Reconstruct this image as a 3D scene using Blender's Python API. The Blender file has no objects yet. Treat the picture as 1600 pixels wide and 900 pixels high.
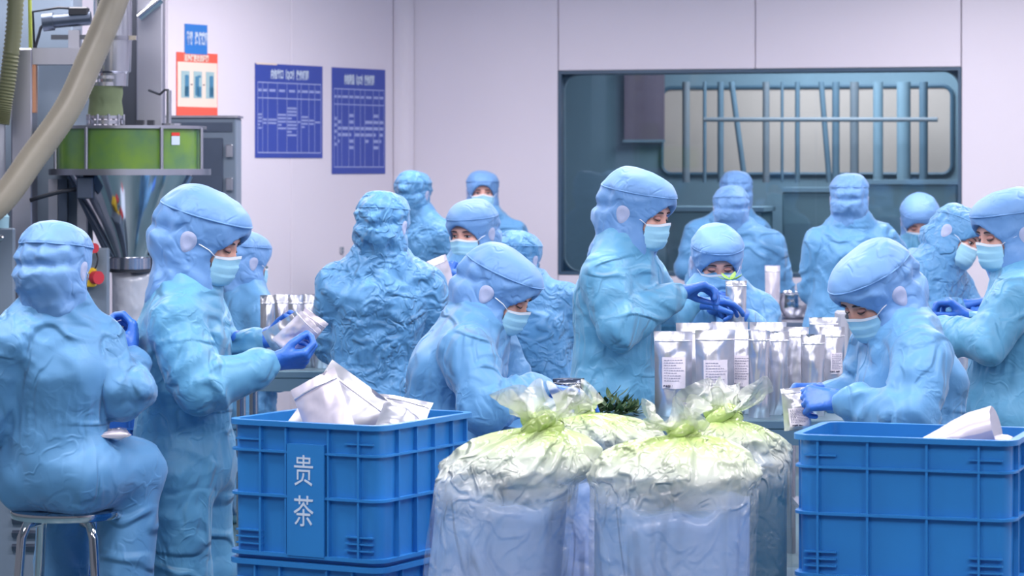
import bpy, math, random
import numpy as np
from mathutils import Matrix, Vector

# ---------------------------------------------------------------- camera, world, light, exposure
F = 4400.0            # focal length in pixels of the 1600 px wide frame
HZ = 262.0            # image row of the horizon
CAM_H = 1.56
scene = bpy.context.scene
COL = scene.collection
cam_d = bpy.data.cameras.new('camera')
cam = bpy.data.objects.new('camera', cam_d)
COL.objects.link(cam)
cam.location = (0, 0, CAM_H)
cam.rotation_euler = (math.pi / 2, 0, 0)
cam_d.sensor_width = 36.0
cam_d.lens = 36.0 * F / 1600.0
cam_d.shift_y = -(450.0 - HZ) / 1600.0
cam_d.clip_end = 200
cam_d.dof.use_dof = True
cam_d.dof.focus_distance = 8.9
cam_d.dof.aperture_fstop = 7.0
scene.camera = cam

world = bpy.data.worlds.new('world')
scene.world = world
world.use_nodes = True
bg = world.node_tree.nodes['Background']
bg.inputs['Color'].default_value = (0.70, 0.74, 0.90, 1)
bg.inputs['Strength'].default_value = 0.27

CEIL_Z = 3.05
LAMP_POWER = 47.0
LAMPS = [(x, y) for y in (4.6, 7.4, 10.2, 13.0) for x in (-2.0, 0.3, 2.6)] + [(-0.6, 15.6), (2.4, 15.6)]

scene.view_settings.view_transform = 'Standard'
scene.view_settings.look = 'None'
scene.view_settings.gamma = 1.0
scene.view_settings.use_curve_mapping = False
scene.view_settings.exposure = -0.06

# ---------------------------------------------------------------- helpers
rng = np.random.RandomState(7)
random.seed(7)

def W(px, py, D):
    """Point seen at a pixel of the 1600x900 frame, at distance D from the camera plane."""
    return np.array([(px - 800.0) * D / F, D, CAM_H - (py - HZ) * D / F])

def srgb(r, g, b):
    def f(c):
        c /= 255.0
        return c / 12.92 if c <= 0.04045 else ((c + 0.055) / 1.055) ** 2.4
    return (f(r), f(g), f(b), 1.0)

def tag(o, label=None, cat=None, group=None, kind=None):
    if label: o['label'] = label
    if cat: o['category'] = cat
    if group: o['group'] = group
    if kind: o['kind'] = kind
    return o

def empty(name, loc=(0, 0, 0), rz=0.0):
    o = bpy.data.objects.new(name, None)
    COL.objects.link(o)
    o.location = tuple(float(v) for v in loc)
    o.rotation_euler = (0, 0, rz)
    o.empty_display_size = 0.05
    return o

def add(name, me, parent=None, M=None):
    o = bpy.data.objects.new(name, me)
    COL.objects.link(o)
    if parent is not None:
        o.parent = parent
    if M is not None:
        o.matrix_basis = M
    return o

class MB:
    """Collects simple shapes into one mesh."""
    def __init__(self):
        self.v = []; self.f = []; self.m = []; self.mat = 0
    def _add(self, vs, fs):
        b = len(self.v)
        self.v.extend([tuple(float(c) for c in p) for p in vs])
        self.f.extend([tuple(b + i for i in f) for f in fs])
        self.m.extend([self.mat] * len(fs))
        return self
    def box(self, c, s, rz=0.0, R=None, bev=0.0):
        hx, hy, hz = s[0] / 2, s[1] / 2, s[2] / 2
        if bev > 0 and min(hx, hy, hz) > bev:
            b = bev
            vs = []
            for zz, ins in ((-hz, b), (-hz + b, 0), (hz - b, 0), (hz, b)):
                x, y = hx - ins, hy - ins
                vs += [(-x + (b if ins == 0 else 0), -y, zz), (x - (b if ins == 0 else 0), -y, zz),
                       (x, -y + (b if ins == 0 else 0), zz), (x, y - (b if ins == 0 else 0), zz),
                       (x - (b if ins == 0 else 0), y, zz), (-x + (b if ins == 0 else 0), y, zz),
                       (-x, y - (b if ins == 0 else 0), zz), (-x, -y + (b if ins == 0 else 0), zz)]
            fs = []
            for k in range(3):
                for i in range(8):
                    j = (i + 1) % 8
                    fs.append((k * 8 + i, k * 8 + j, (k + 1) * 8 + j, (k + 1) * 8 + i))
            fs.append(tuple(range(7, -1, -1))); fs.append(tuple(24 + i for i in range(8)))
        else:
            vs = [(x, y, z) for z in (-hz, hz) for (x, y) in ((-hx, -hy), (hx, -hy), (hx, hy), (-hx, hy))]
            fs = [(3, 2, 1, 0), (4, 5, 6, 7), (0, 1, 5, 4), (1, 2, 6, 5), (2, 3, 7, 6), (3, 0, 4, 7)]
        vs = np.array(vs)
        if R is not None:
            vs = vs @ np.array(R).T
        elif rz:
            ca, sa = math.cos(rz), math.sin(rz)
            vs = np.stack([vs[:, 0] * ca - vs[:, 1] * sa, vs[:, 0] * sa + vs[:, 1] * ca, vs[:, 2]], 1)
        return self._add(vs + np.array(c), fs)
    def tube(self, path, r, n=12, cap=True):
        P = np.array(path, float)
        r = np.broadcast_to(np.array(r, float), (len(P),))
        T = np.gradient(P, axis=0)
        T /= np.linalg.norm(T, axis=1, keepdims=True) + 1e-12
        up = np.array([0, 0, 1.0]) if abs(T[0][2]) < 0.9 else np.array([1.0, 0, 0])
        A = np.cross(T[0], up); A /= np.linalg.norm(A)
        vs = []
        for i in range(len(P)):
            A = A - T[i] * (A @ T[i]); A /= np.linalg.norm(A)
            B = np.cross(T[i], A)
            for k in range(n):
                a = 2 * math.pi * k / n
                vs.append(P[i] + r[i] * (math.cos(a) * A + math.sin(a) * B))
        fs = []
        for i in range(len(P) - 1):
            for k in range(n):
                k2 = (k + 1) % n
                fs.append((i * n + k, i * n + k2, (i + 1) * n + k2, (i + 1) * n + k))
        if cap:
            fs.append(tuple(range(n - 1, -1, -1)))
            fs.append(tuple((len(P) - 1) * n + k for k in range(n)))
        return self._add(vs, fs)
    def cyl(self, a, b, r, r2=None, n=20, cap=True):
        return self.tube([a, b], [r, r if r2 is None else r2], n, cap)
    def lathe(self, prof, c=(0, 0, 0), n=32, cap=True):
        vs = []; fs = []
        for (r, z) in prof:
            for k in range(n):
                a = 2 * math.pi * k / n
                vs.append((c[0] + r * math.cos(a), c[1] + r * math.sin(a), c[2] + z))
        for i in range(len(prof) - 1):
            for k in range(n):
                k2 = (k + 1) % n
                fs.append((i * n + k, i * n + k2, (i + 1) * n + k2, (i + 1) * n + k))
        if cap:
            fs.append(tuple(range(n - 1, -1, -1)))
            fs.append(tuple((len(prof) - 1) * n + k for k in range(n)))
        return self._add(vs, fs)
    def ball(self, c, r, n=12, m=8):
        r = np.broadcast_to(np.array(r, float), (3,))
        vs = [(0, 0, -1)]
        for i in range(1, m):
            t = math.pi * i / m - math.pi / 2
            for k in range(n):
                a = 2 * math.pi * k / n
                vs.append((math.cos(t) * math.cos(a), math.cos(t) * math.sin(a), math.sin(t)))
        vs.append((0, 0, 1))
        fs = []
        for k in range(n):
            k2 = (k + 1) % n
            fs.append((0, 1 + k2, 1 + k))
            for i in range(m - 2):
                fs.append((1 + i * n + k, 1 + i * n + k2, 1 + (i + 1) * n + k2, 1 + (i + 1) * n + k))
            fs.append((1 + (m - 2) * n + k, 1 + (m - 2) * n + k2, len(vs) - 1))
        return self._add(np.array(vs) * r + np.array(c), fs)
    def grid(self, pts):
        """pts: (a, b, 3) array of points joined as a sheet."""
        a, b = pts.shape[:2]
        fs = [(i * b + j, i * b + j + 1, (i + 1) * b + j + 1, (i + 1) * b + j) for i in range(a - 1) for j in range(b - 1)]
        return self._add(pts.reshape(-1, 3), fs)
    def mesh(self, name, mats, smooth=None):
        me = bpy.data.meshes.new(name)
        me.from_pydata(self.v, [], self.f)
        for m in (mats if isinstance(mats, (list, tuple)) else [mats]):
            me.materials.append(m)
        if any(self.m):
            me.polygons.foreach_set('material_index', self.m)
        if smooth:
            me.polygons.foreach_set('use_smooth', [True] * len(me.polygons))
            if smooth is not True:
                me.set_sharp_from_angle(angle=math.radians(smooth))
        me.update()
        return me
    def obj(self, name, mats, parent=None, M=None, smooth=None):
        return add(name, self.mesh(name, mats, smooth), parent, M)

def copy_tree(o, parent=None):
    c = o.copy()
    COL.objects.link(c)
    c.parent = parent
    for ch in list(o.children):
        copy_tree(ch, c)
    return c

def text_mesh(s, size, name='lettering', mat=None, sx=1.0, sy=1.0, bold=0.0):
    """Lettering as a flat mesh centred on the origin, in the local XZ plane facing -Y."""
    cu = bpy.data.curves.new(name, 'FONT')
    cu.body = s; cu.size = size
    cu.align_x = 'CENTER'; cu.align_y = 'CENTER'
    cu.offset = bold; cu.resolution_u = 2
    cu.extrude = 0.0005
    o = bpy.data.objects.new(name, cu)
    COL.objects.link(o)
    dg = bpy.context.evaluated_depsgraph_get()
    me = bpy.data.meshes.new_from_object(o.evaluated_get(dg))
    bpy.data.objects.remove(o)
    bpy.data.curves.remove(cu)
    me.transform(Matrix.Rotation(math.pi / 2, 4, 'X') @ Matrix.Diagonal((sx, sy, 1, 1)))
    me.materials.clear()
    if mat: me.materials.append(mat)
    me.name = name
    return me

# value noise, vectorised
_tab = np.random.RandomState(3).rand(4096).astype(np.float32)
def noise3(p):
    p = np.asarray(p, np.float32)
    i = np.floor(p).astype(np.int64); f = p - i
    f = f * f * (3 - 2 * f)
    def h(a, b, c):
        return _tab[((a * 73856093) ^ (b * 19349663) ^ (c * 83492791)) & 4095]
    x, y, z = i[..., 0], i[..., 1], i[..., 2]
    fx, fy, fz = f[..., 0], f[..., 1], f[..., 2]
    def l(a, b, t): return a + (b - a) * t
    return l(l(l(h(x, y, z), h(x + 1, y, z), fx), l(h(x, y + 1, z), h(x + 1, y + 1, z), fx), fy),
             l(l(h(x, y, z + 1), h(x + 1, y, z + 1), fx), l(h(x, y + 1, z + 1), h(x + 1, y + 1, z + 1), fx), fy), fz)
def ridge(p):
    return 1 - np.abs(2 * noise3(p) - 1)

# ---------------------------------------------------------------- signed distance meshing
def seg(p, a, b, ra, rb):
    a = np.asarray(a, np.float32); ab = np.asarray(b, np.float32) - a
    q = p - a
    t = np.clip((q @ ab) / max(float(ab @ ab), 1e-9), 0, 1)
    d = q - t[:, None] * ab
    return np.sqrt((d * d).sum(1)) - (ra + (rb - ra) * t)
def ell(p, c, r):
    q = (p - np.asarray(c, np.float32)) / np.asarray(r, np.float32)
    k0 = np.sqrt((q * q).sum(1))
    q2 = q / np.asarray(r, np.float32)
    k1 = np.sqrt((q2 * q2).sum(1)) + 1e-9
    return k0 * (k0 - 1) / k1
def eseg(p, a, b, right, wa, da, wb, db):
    """Segment with an elliptic section: half width w along `right`, half depth d across."""
    a = np.asarray(a, np.float32); ab = np.asarray(b, np.float32) - a
    right = np.asarray(right, np.float32)
    q = p - a
    t = np.clip((q @ ab) / float(ab @ ab), 0, 1)
    v = q - t[:, None] * ab
    w = wa + (wb - wa) * t; d = da + (db - da) * t
    vr = v @ right
    v2 = v - vr[:, None] * right
    e = np.sqrt((vr / w) ** 2 + (v2 * v2).sum(1) / d ** 2)
    return (e - 1) * np.minimum(w, d)
def smin(a, b, k):
    h = np.clip(0.5 + 0.5 * (b - a) / k, 0, 1)
    return b + (a - b) * h - k * h * (1 - h)
def smax(a, b, k):
    return -smin(-a, -b, k)

def nets(f, lo, hi, h):
    """Surface nets over a box; coarse cells first, only those near the surface in detail."""
    lo = np.array(lo, np.float32)
    B = 5
    nb = np.ceil((np.array(hi) - lo) / (h * B)).astype(int)
    ci = np.stack(np.meshgrid(*[np.arange(n) for n in nb], indexing='ij'), -1).reshape(-1, 3)
    cc = lo + (ci + 0.5) * (h * B)
    dc = f(cc.astype(np.float32))
    ci = ci[np.abs(dc) < h * B * 1.45]
    n = nb * B + 1
    V = np.full(n, 1.0, np.float32)
    need = np.zeros(n, bool)
    o = np.stack(np.meshgrid(*[np.arange(B + 1)] * 3, indexing='ij'), -1).reshape(-1, 3)
    idx = (ci[:, None, :] * B + o[None]).reshape(-1, 3)
    need[idx[:, 0], idx[:, 1], idx[:, 2]] = True
    cell = np.zeros(n, bool)
    o2 = np.stack(np.meshgrid(*[np.arange(B)] * 3, indexing='ij'), -1).reshape(-1, 3)
    idx = (ci[:, None, :] * B + o2[None]).reshape(-1, 3)
    cell[idx[:, 0], idx[:, 1], idx[:, 2]] = True
    g = np.argwhere(need)
    out = np.empty(len(g), np.float32)
    for s in range(0, len(g), 200000):
        out[s:s + 200000] = f((lo + g[s:s + 200000] * np.float32(h)).astype(np.float32))
    V[g[:, 0], g[:, 1], g[:, 2]] = out
    c = np.argwhere(cell[:-1, :-1, :-1])
    offs = np.array([(0, 0, 0), (1, 0, 0), (0, 1, 0), (1, 1, 0), (0, 0, 1), (1, 0, 1), (0, 1, 1), (1, 1, 1)])
    cv = np.stack([V[c[:, 0] + a, c[:, 1] + b, c[:, 2] + d] for a, b, d in offs], 1)
    neg = (cv < 0).sum(1)
    act = (neg > 0) & (neg < 8)
    c = c[act]; cv = cv[act]
    acc = np.zeros((len(c), 3), np.float32); cnt = np.zeros(len(c), np.float32)
    for i, j in ((0, 1), (2, 3), (4, 5), (6, 7), (0, 2), (1, 3), (4, 6), (5, 7), (0, 4), (1, 5), (2, 6), (3, 7)):
        a, b = cv[:, i], cv[:, j]
        m = (a < 0) != (b < 0)
        t = np.where(m, a / np.where(m, a - b, 1), 0)
        acc += np.where(m[:, None], offs[i] + t[:, None] * (offs[j] - offs[i]), 0)
        cnt += m
    verts = lo + (c + acc / cnt[:, None]) * h
    vid = np.full(n, -1, np.int64)
    vid[c[:, 0], c[:, 1], c[:, 2]] = np.arange(len(c))
    faces = []
    for ax in range(3):
        e = np.zeros(3, int); e[ax] = 1
        u, v = [(1, 2), (2, 0), (0, 1)][ax]
        A = V; sl0 = [slice(None)] * 3; sl1 = [slice(None)] * 3
        sl0[ax] = slice(0, -1); sl1[ax] = slice(1, None)
        sa = A[tuple(sl0)] < 0; sb = A[tuple(sl1)] < 0
        q = np.argwhere(sa != sb)
        q = q[(q[:, u] > 0) & (q[:, v] > 0)]
        du = np.zeros(3, int); du[u] = 1
        dv = np.zeros(3, int); dv[v] = 1
        ids = [vid[tuple((q - a * du - b * dv).T)] for a, b in ((1, 1), (0, 1), (0, 0), (1, 0))]
        quad = np.stack(ids, 1)
        inside = sa[tuple(q.T)]
        quad = np.where(inside[:, None], quad, quad[:, ::-1])
        faces.append(quad[(quad >= 0).all(1)])
    return verts.astype(np.float64), np.concatenate(faces)

def grad(f, p, e=0.004):
    p = p.astype(np.float32)
    g = np.stack([f(p + np.array(d, np.float32)) - f(p - np.array(d, np.float32)) for d in ((e, 0, 0), (0, e, 0), (0, 0, e))], 1)
    return g / (np.linalg.norm(g, axis=1, keepdims=True) + 1e-9)

def np_mesh(name, v, f, mats):
    me = bpy.data.meshes.new(name)
    me.vertices.add(len(v)); me.vertices.foreach_set('co', np.asarray(v, np.float32).ravel())
    me.loops.add(len(f) * 4); me.loops.foreach_set('vertex_index', np.asarray(f, np.int32).ravel())
    me.polygons.add(len(f))
    me.polygons.foreach_set('loop_start', np.arange(0, len(f) * 4, 4, dtype=np.int32))
    me.polygons.foreach_set('use_smooth', np.ones(len(f), bool))
    for m in (mats if isinstance(mats, (list, tuple)) else [mats]):
        me.materials.append(m)
    me.update(calc_edges=True)
    me.validate()
    return me

# ---------------------------------------------------------------- materials
def mat(name, col, rough=0.5, metal=0.0, spec=0.5, var=0.0, vscale=6.0, bump=0.0, bscale=20.0, bdist=0.01,
        coat=0.0, alpha=1.0, trans=0.0, emit=0.0, col2=None, sheen=0.0, ridged=False, sub=0.0, stretch=None, detail=4.0):
    m = bpy.data.materials.new(name)
    m.use_nodes = True
    nt = m.node_tree; N = nt.nodes; L = nt.links
    b = N['Principled BSDF']
    b.inputs['Base Color'].default_value = col
    b.inputs['Roughness'].default_value = rough
    b.inputs['Metallic'].default_value = metal
    b.inputs['Specular IOR Level'].default_value = spec
    b.inputs['Coat Weight'].default_value = coat
    b.inputs['Coat Roughness'].default_value = 0.12
    b.inputs['Alpha'].default_value = alpha
    b.inputs['Transmission Weight'].default_value = trans
    b.inputs['Sheen Weight'].default_value = sheen
    if sub:
        b.inputs['Subsurface Weight'].default_value = sub
        b.inputs['Subsurface Scale'].default_value = 0.01
    if emit:
        b.inputs['Emission Color'].default_value = col
        b.inputs['Emission Strength'].default_value = emit
    tc = None
    if var or bump:
        tc = N.new('ShaderNodeTexCoord')
        src = tc.outputs['Object']
        if stretch:
            mp = N.new('ShaderNodeMapping'); mp.inputs['Scale'].default_value = stretch
            L.new(src, mp.inputs['Vector']); src = mp.outputs['Vector']
    if var:
        n = N.new('ShaderNodeTexNoise'); n.inputs['Scale'].default_value = vscale; n.inputs['Detail'].default_value = 5
        L.new(src, n.inputs['Vector'])
        mx = N.new('ShaderNodeMix'); mx.data_type = 'RGBA'
        c2 = col2 or tuple(max(0, c * (1 - var)) for c in col[:3]) + (1,)
        mx.inputs[6].default_value = c2; mx.inputs[7].default_value = col
        r = N.new('ShaderNodeMapRange'); r.inputs['From Min'].default_value = 0.35; r.inputs['From Max'].default_value = 0.65
        L.new(n.outputs['Fac'], r.inputs['Value']); L.new(r.outputs['Result'], mx.inputs[0])
        L.new(mx.outputs[2], b.inputs['Base Color'])
    if bump:
        n = N.new('ShaderNodeTexNoise'); n.inputs['Scale'].default_value = bscale; n.inputs['Detail'].default_value = detail
        if ridged:
            n.noise_type = 'RIDGED_MULTIFRACTAL'
            n.inputs['Distortion'].default_value = 0.6
        L.new(src, n.inputs['Vector'])
        bp = N.new('ShaderNodeBump'); bp.inputs['Strength'].default_value = bump; bp.inputs['Distance'].default_value = bdist
        L.new(n.outputs['Fac'], bp.inputs['Height'])
        L.new(bp.outputs['Normal'], b.inputs['Normal'])
    return m

M = {}
def cloth(name, col, rough, layers, fine=0.25):
    """Woven coverall cloth; each layer is (scale, stretch, rotation, width, depth): creases along wandering lines."""
    m = mat(name, col, rough + 0.08, spec=0.4, var=0.10, vscale=4, sheen=0.15)
    return creases(m, layers)
def creases(m, layers):
    nt = m.node_tree; N = nt.nodes; L = nt.links
    b = N['Principled BSDF']
    tc = N.new('ShaderNodeTexCoord')
    total = None
    for i, (sc, st, rot, wid, dep) in enumerate(layers):
        mp = N.new('ShaderNodeMapping'); mp.inputs['Scale'].default_value = st; mp.inputs['Rotation'].default_value = rot
        mp.inputs['Location'].default_value = (3.1 * i, 1.7 * i, 0.9 * i)
        L.new(tc.outputs['Object'], mp.inputs['Vector'])
        n = N.new('ShaderNodeTexNoise'); n.inputs['Scale'].default_value = sc; n.inputs['Detail'].default_value = 1.2; n.inputs['Distortion'].default_value = 0.7
        L.new(mp.outputs['Vector'], n.inputs['Vector'])
        sub = N.new('ShaderNodeMath'); sub.operation = 'SUBTRACT'; sub.inputs[1].default_value = 0.5
        L.new(n.outputs['Fac'], sub.inputs[0])
        ab = N.new('ShaderNodeMath'); ab.operation = 'ABSOLUTE'; L.new(sub.outputs[0], ab.inputs[0])
        mr = N.new('ShaderNodeMapRange'); mr.interpolation_type = 'SMOOTHERSTEP'
        mr.inputs['From Max'].default_value = wid
        mr.inputs['To Min'].default_value = 0.0; mr.inputs['To Max'].default_value = dep * (-1 if i % 2 else 1)
        L.new(ab.outputs[0], mr.inputs['Value'])
        ms = N.new('ShaderNodeTexNoise'); ms.inputs['Scale'].default_value = sc * 0.55; ms.inputs['Detail'].default_value = 0
        L.new(mp.outputs['Vector'], ms.inputs['Vector'])
        mk = N.new('ShaderNodeMapRange'); mk.inputs['From Min'].default_value = 0.38; mk.inputs['From Max'].default_value = 0.62
        L.new(ms.outputs['Fac'], mk.inputs['Value'])
        mu = N.new('ShaderNodeMath'); mu.operation = 'MULTIPLY'
        L.new(mr.outputs['Result'], mu.inputs[0]); L.new(mk.outputs['Result'], mu.inputs[1])
        if total is None: total = mu
        else:
            ad = N.new('ShaderNodeMath'); ad.operation = 'ADD'
            L.new(total.outputs[0], ad.inputs[0]); L.new(mu.outputs[0], ad.inputs[1]); total = ad
    bp = N.new('ShaderNodeBump'); bp.inputs['Strength'].default_value = 1.0; bp.inputs['Distance'].default_value = 1.0
    L.new(total.outputs[0], bp.inputs['Height']); L.new(bp.outputs['Normal'], b.inputs['Normal'])
    return m
SOFT = [(3.4, (1, 1, 0.5), (0.3, 0.5, 0.2), 0.15, 0.015), (5.2, (0.6, 0.6, 1.3), (0.5, -0.4, 0.9), 0.11, 0.010), (9.5, (1, 1, 0.5), (0.2, 0.7, 0.4), 0.11, 0.0042), (17, (1, 0.8, 1), (0.8, 0.1, 0.9), 0.12, 0.0012)]
CRUMPLED = [(5, (1, 1, 0.8), (0.3, 0.5, 0.2), 0.16, 0.013), (8, (0.8, 0.8, 1.2), (0.5, -0.4, 0.9), 0.14, 0.009), (14, (1, 1, 1), (0.2, 0.7, 0.4), 0.14, 0.0055), (23, (1, 1, 1), (0.9, 0.1, 0.7), 0.14, 0.003)]
M['suit'] = cloth('suit fabric', srgb(97, 157, 208), 0.42, SOFT)
M['suit_teal'] = cloth('teal suit fabric', srgb(97, 165, 206), 0.40, SOFT)
M['suit_crumpled'] = cloth('crumpled suit fabric', srgb(93, 154, 206), 0.38, CRUMPLED)
M['hood'] = cloth('hood fabric', srgb(110, 158, 214), 0.46, [(4.5, (1, 1, 1.2), (0.3, 0.5, 0.2), 0.18, 0.008), (8, (1, 1, 0.8), (0.5, -0.4, 0.9), 0.14, 0.004), (17, (1, 1, 1), (0.2, 0.7, 0.4), 0.14, 0.002)])
M['patch'] = mat('ear patch mesh', srgb(172, 182, 214), 0.8, bump=0.2, bscale=300, bdist=0.002)
M['skin'] = mat('skin', srgb(222, 172, 160), 0.5, var=0.08, vscale=12, sub=0.1)
M['lid'] = mat('eyelid skin', srgb(190, 140, 135), 0.5)
M['hair'] = mat('dark hair', srgb(45, 40, 48), 0.5)
M['eyewhite'] = mat('eye white', srgb(225, 222, 225), 0.25)
M['iris'] = mat('dark iris', srgb(35, 28, 32), 0.2)
M['mask'] = mat('mask fabric', srgb(158, 212, 238), 0.7, var=0.06, vscale=30, bump=0.15, bscale=160, bdist=0.002)
M['mask_white'] = mat('mask nose band', srgb(225, 232, 242), 0.7)
M['glove'] = mat('blue nitrile glove', srgb(58, 118, 212), 0.42, var=0.15, vscale=25, bump=0.3, bscale=70, bdist=0.004, ridged=True)
M['boot'] = mat('boot fabric', srgb(120, 180, 205), 0.6)
M['crate'] = mat('blue crate plastic', srgb(46, 130, 204), 0.34, spec=0.5, var=0.10, vscale=3, bump=0.05, bscale=30)
M['crate_dark'] = mat('dark blue crate plastic', srgb(28, 88, 170), 0.4)
M['print_white'] = mat('white print', srgb(205, 220, 240), 0.7)
M['steel'] = mat('stainless steel', srgb(190, 194, 204), 0.22, 1.0, var=0.06, vscale=3)
M['steel_brushed'] = mat('brushed steel', srgb(172, 174, 186), 0.38, 1.0, var=0.10, vscale=5, stretch=(1, 1, 0.15))
M['steel_dark'] = mat('dark steel', srgb(88, 100, 120), 0.42, 0.6, var=0.12, vscale=4)
M['chrome'] = mat('polished steel', srgb(205, 208, 215), 0.1, 1.0)
M['grey_paint'] = mat('grey paint', srgb(118, 134, 152), 0.45, var=0.08, vscale=3)
M['grey_light'] = mat('light grey paint', srgb(168, 172, 184), 0.45, var=0.05)
M['black'] = mat('black rubber', srgb(38, 44, 56), 0.5)
M['wall'] = mat('cleanroom wall panel', srgb(229, 223, 234), 0.45, spec=0.35, var=0.04, vscale=0.8)
M['joint'] = mat('panel joint', srgb(170, 170, 184), 0.7)
M['floor'] = mat('floor', srgb(84, 112, 122), 0.35, var=0.1)
M['ceil'] = mat('ceiling panel', srgb(220, 220, 228), 0.7)
M['foil'] = mat('foil pouch', srgb(212, 214, 224), 0.30, 0.85, var=0.10, vscale=9, bump=0.30, bscale=16, bdist=0.012, ridged=True, detail=2)
M['foil_white'] = mat('white foil pouch', srgb(226, 220, 232), 0.32, 0.3, spec=0.6, coat=0.3, var=0.06, vscale=9, bump=0.35, bscale=14, bdist=0.012, ridged=True, detail=2)
M['sealband'] = mat('heat seal', srgb(228, 228, 236), 0.25, 0.7)
# ---------------------------------------------------------------- room shell
CX, CY = (627 - 800) * 18.3 / F, 18.3
AB, AL = math.radians(-16), math.radians(58)
def frame_matrix(ang, off=0.0):
    n = np.array([-math.sin(ang), math.cos(ang)])
    return Matrix.Translation((CX + off * n[0], CY + off * n[1], 0)) @ Matrix.Rotation(ang, 4, 'Z')
def on_wall(ang, px, py, off=0.0):
    """(x along the wall, z, distance) of the point of a wall plane seen at a pixel; off is behind the plane."""
    n = np.array([-math.sin(ang), math.cos(ang)]); e = np.array([math.cos(ang), math.sin(ang)])
    c = np.array([CX, CY]) + off * n
    k = (px - 800.0) / F
    u = (k * c[1] - c[0]) / (e[0] - k * e[1])
    Y = c[1] + u * e[1]
    return u, CAM_H - (py - HZ) * Y / F, Y
WB, WL = frame_matrix(AB), frame_matrix(AL)

floor = MB().box((0.6, 9.0, -0.05), (14, 26, 0.1)).obj('floor', M['floor']); tag(floor, kind='structure')
ceil = MB().box((0.6, 9.0, CEIL_Z + 0.05), (14, 26, 0.1)).obj('ceiling', M['ceil']); tag(ceil, kind='structure')

u0, zb, _ = on_wall(AB, 872, 431)
u1, zt, _ = on_wall(AB, 1502, 105)
zt = 2.178; zb = 0.876
wall_back = MB().box((2.7, 0.11, CEIL_Z / 2), (0.001, 0.001, CEIL_Z)).obj('wall_back', M['joint'], M=WB)
tag(wall_back, kind='structure')
def wall_panel(parent, x0, x1, z0, z1, mt='wall'):
    g = 0.0025
    return MB().box(((x0 + x1) / 2, 0.05, (z0 + z1) / 2), (x1 - x0 - 2 * g, 0.1, z1 - z0 - 2 * g), bev=0.004).obj('panel', M[mt], parent)
us = on_wall(AB, 1180, 50)[0]
wall_panel(wall_back, 0.04, u0, 0, CEIL_Z)
wall_panel(wall_back, u0, us, zt, CEIL_Z)
wall_panel(wall_back, us, u1 - 0.001, zt, CEIL_Z)
wall_panel(wall_back, u0, us, 0, zb)
wall_panel(wall_back, us, u1 - 0.001, 0, zb)
wall_panel(wall_back, u1, u1 + 1.18, 0, CEIL_Z)
wall_panel(wall_back, u1 + 1.18, u1 + 2.4, 0, CEIL_Z)
# recessed joint strips close the gaps between the panels
jb = MB()
for x in (us,):
    jb.box((x, 0.075, (zt + CEIL_Z) / 2), (0.02, 0.04, CEIL_Z - zt)); jb.box((x, 0.075, zb / 2), (0.02, 0.04, zb))
jb.box((u0, 0.075, (zt + CEIL_Z) / 2), (0.02, 0.04, CEIL_Z - zt)); jb.box((u1 + 1.18, 0.075, CEIL_Z / 2), (0.02, 0.04, CEIL_Z))
jb.obj('joint_strip', M['joint'], wall_back)

wall_left = MB().box((-4.0, 0.11, CEIL_Z / 2), (0.001, 0.001, CEIL_Z)).obj('wall_left', M['joint'], M=WL)
tag(wall_left, kind='structure')
for a, b in ((-1.2, -0.04), (-2.4, -1.2), (-3.6, -2.4), (-4.8, -3.6), (-6.0, -4.8)):
    wall_panel(wall_left, a, b, 0, CEIL_Z)
jb = MB()
for x in (-1.2, -2.4, -3.6, -4.8):
    jb.box((x, 0.075, CEIL_Z / 2), (0.02, 0.04, CEIL_Z))
jb.obj('joint_strip', M['joint'], wall_left)
# rounded cove strip in the corner between the two walls
pts = []
e1 = np.array([math.cos(AL), math.sin(AL)]); e2 = np.array([math.cos(AB), math.sin(AB)])
P0 = np.array([CX, CY]) - e1 * 0.085; P2 = np.array([CX, CY]) + e2 * 0.085; P1 = np.array([CX, CY])
for i in range(9):
    t = i / 8
    p = (1 - t) ** 2 * P0 + 2 * t * (1 - t) * P1 + t * t * P2
    pts.append([(p[0], p[1] - 0.012, z) for z in (0, CEIL_Z)])
tag(MB().grid(np.array(pts)).obj('trim_1', M['wall'], smooth=True), kind='structure')
wr = MB().box((5.2, 9, CEIL_Z / 2), (0.1, 26, CEIL_Z)).obj('wall_right', M['wall']); tag(wr, kind='structure')

# ---- window: gasket frame, rounded inner edge, pane
M['gasket'] = mat('window gasket', srgb(62, 88, 112), 0.4)
def glass_mat(name, tint, refl):
    m = bpy.data.materials.new(name); m.use_nodes = True
    nt = m.node_tree; N = nt.nodes; L = nt.links
    N.remove(N['Principled BSDF'])
    t = N.new('ShaderNodeBsdfTransparent'); t.inputs[0].default_value = tint
    g = N.new('ShaderNodeBsdfGlossy'); g.inputs['Roughness'].default_value = 0.03; g.inputs['Color'].default_value = (0.9, 0.95, 1, 1)
    lw = N.new('ShaderNodeFresnel'); lw.inputs['IOR'].default_value = refl
    mx = N.new('ShaderNodeMixShader')
    L.new(lw.outputs[0], mx.inputs[0]); L.new(t.outputs[0], mx.inputs[1]); L.new(g.outputs[0], mx.inputs[2])
    L.new(mx.outputs[0], N['Material Output'].inputs['Surface'])
    return m
M['glass'] = glass_mat('tinted window glass', (0.72, 0.80, 0.86, 1), 1.55)
win = empty('window_1', (0, 0, 0)); win.matrix_basis = WB
tag(win, kind='structure')
um, zm = (u0 + u1) / 2, (zb + zt) / 2
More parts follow.
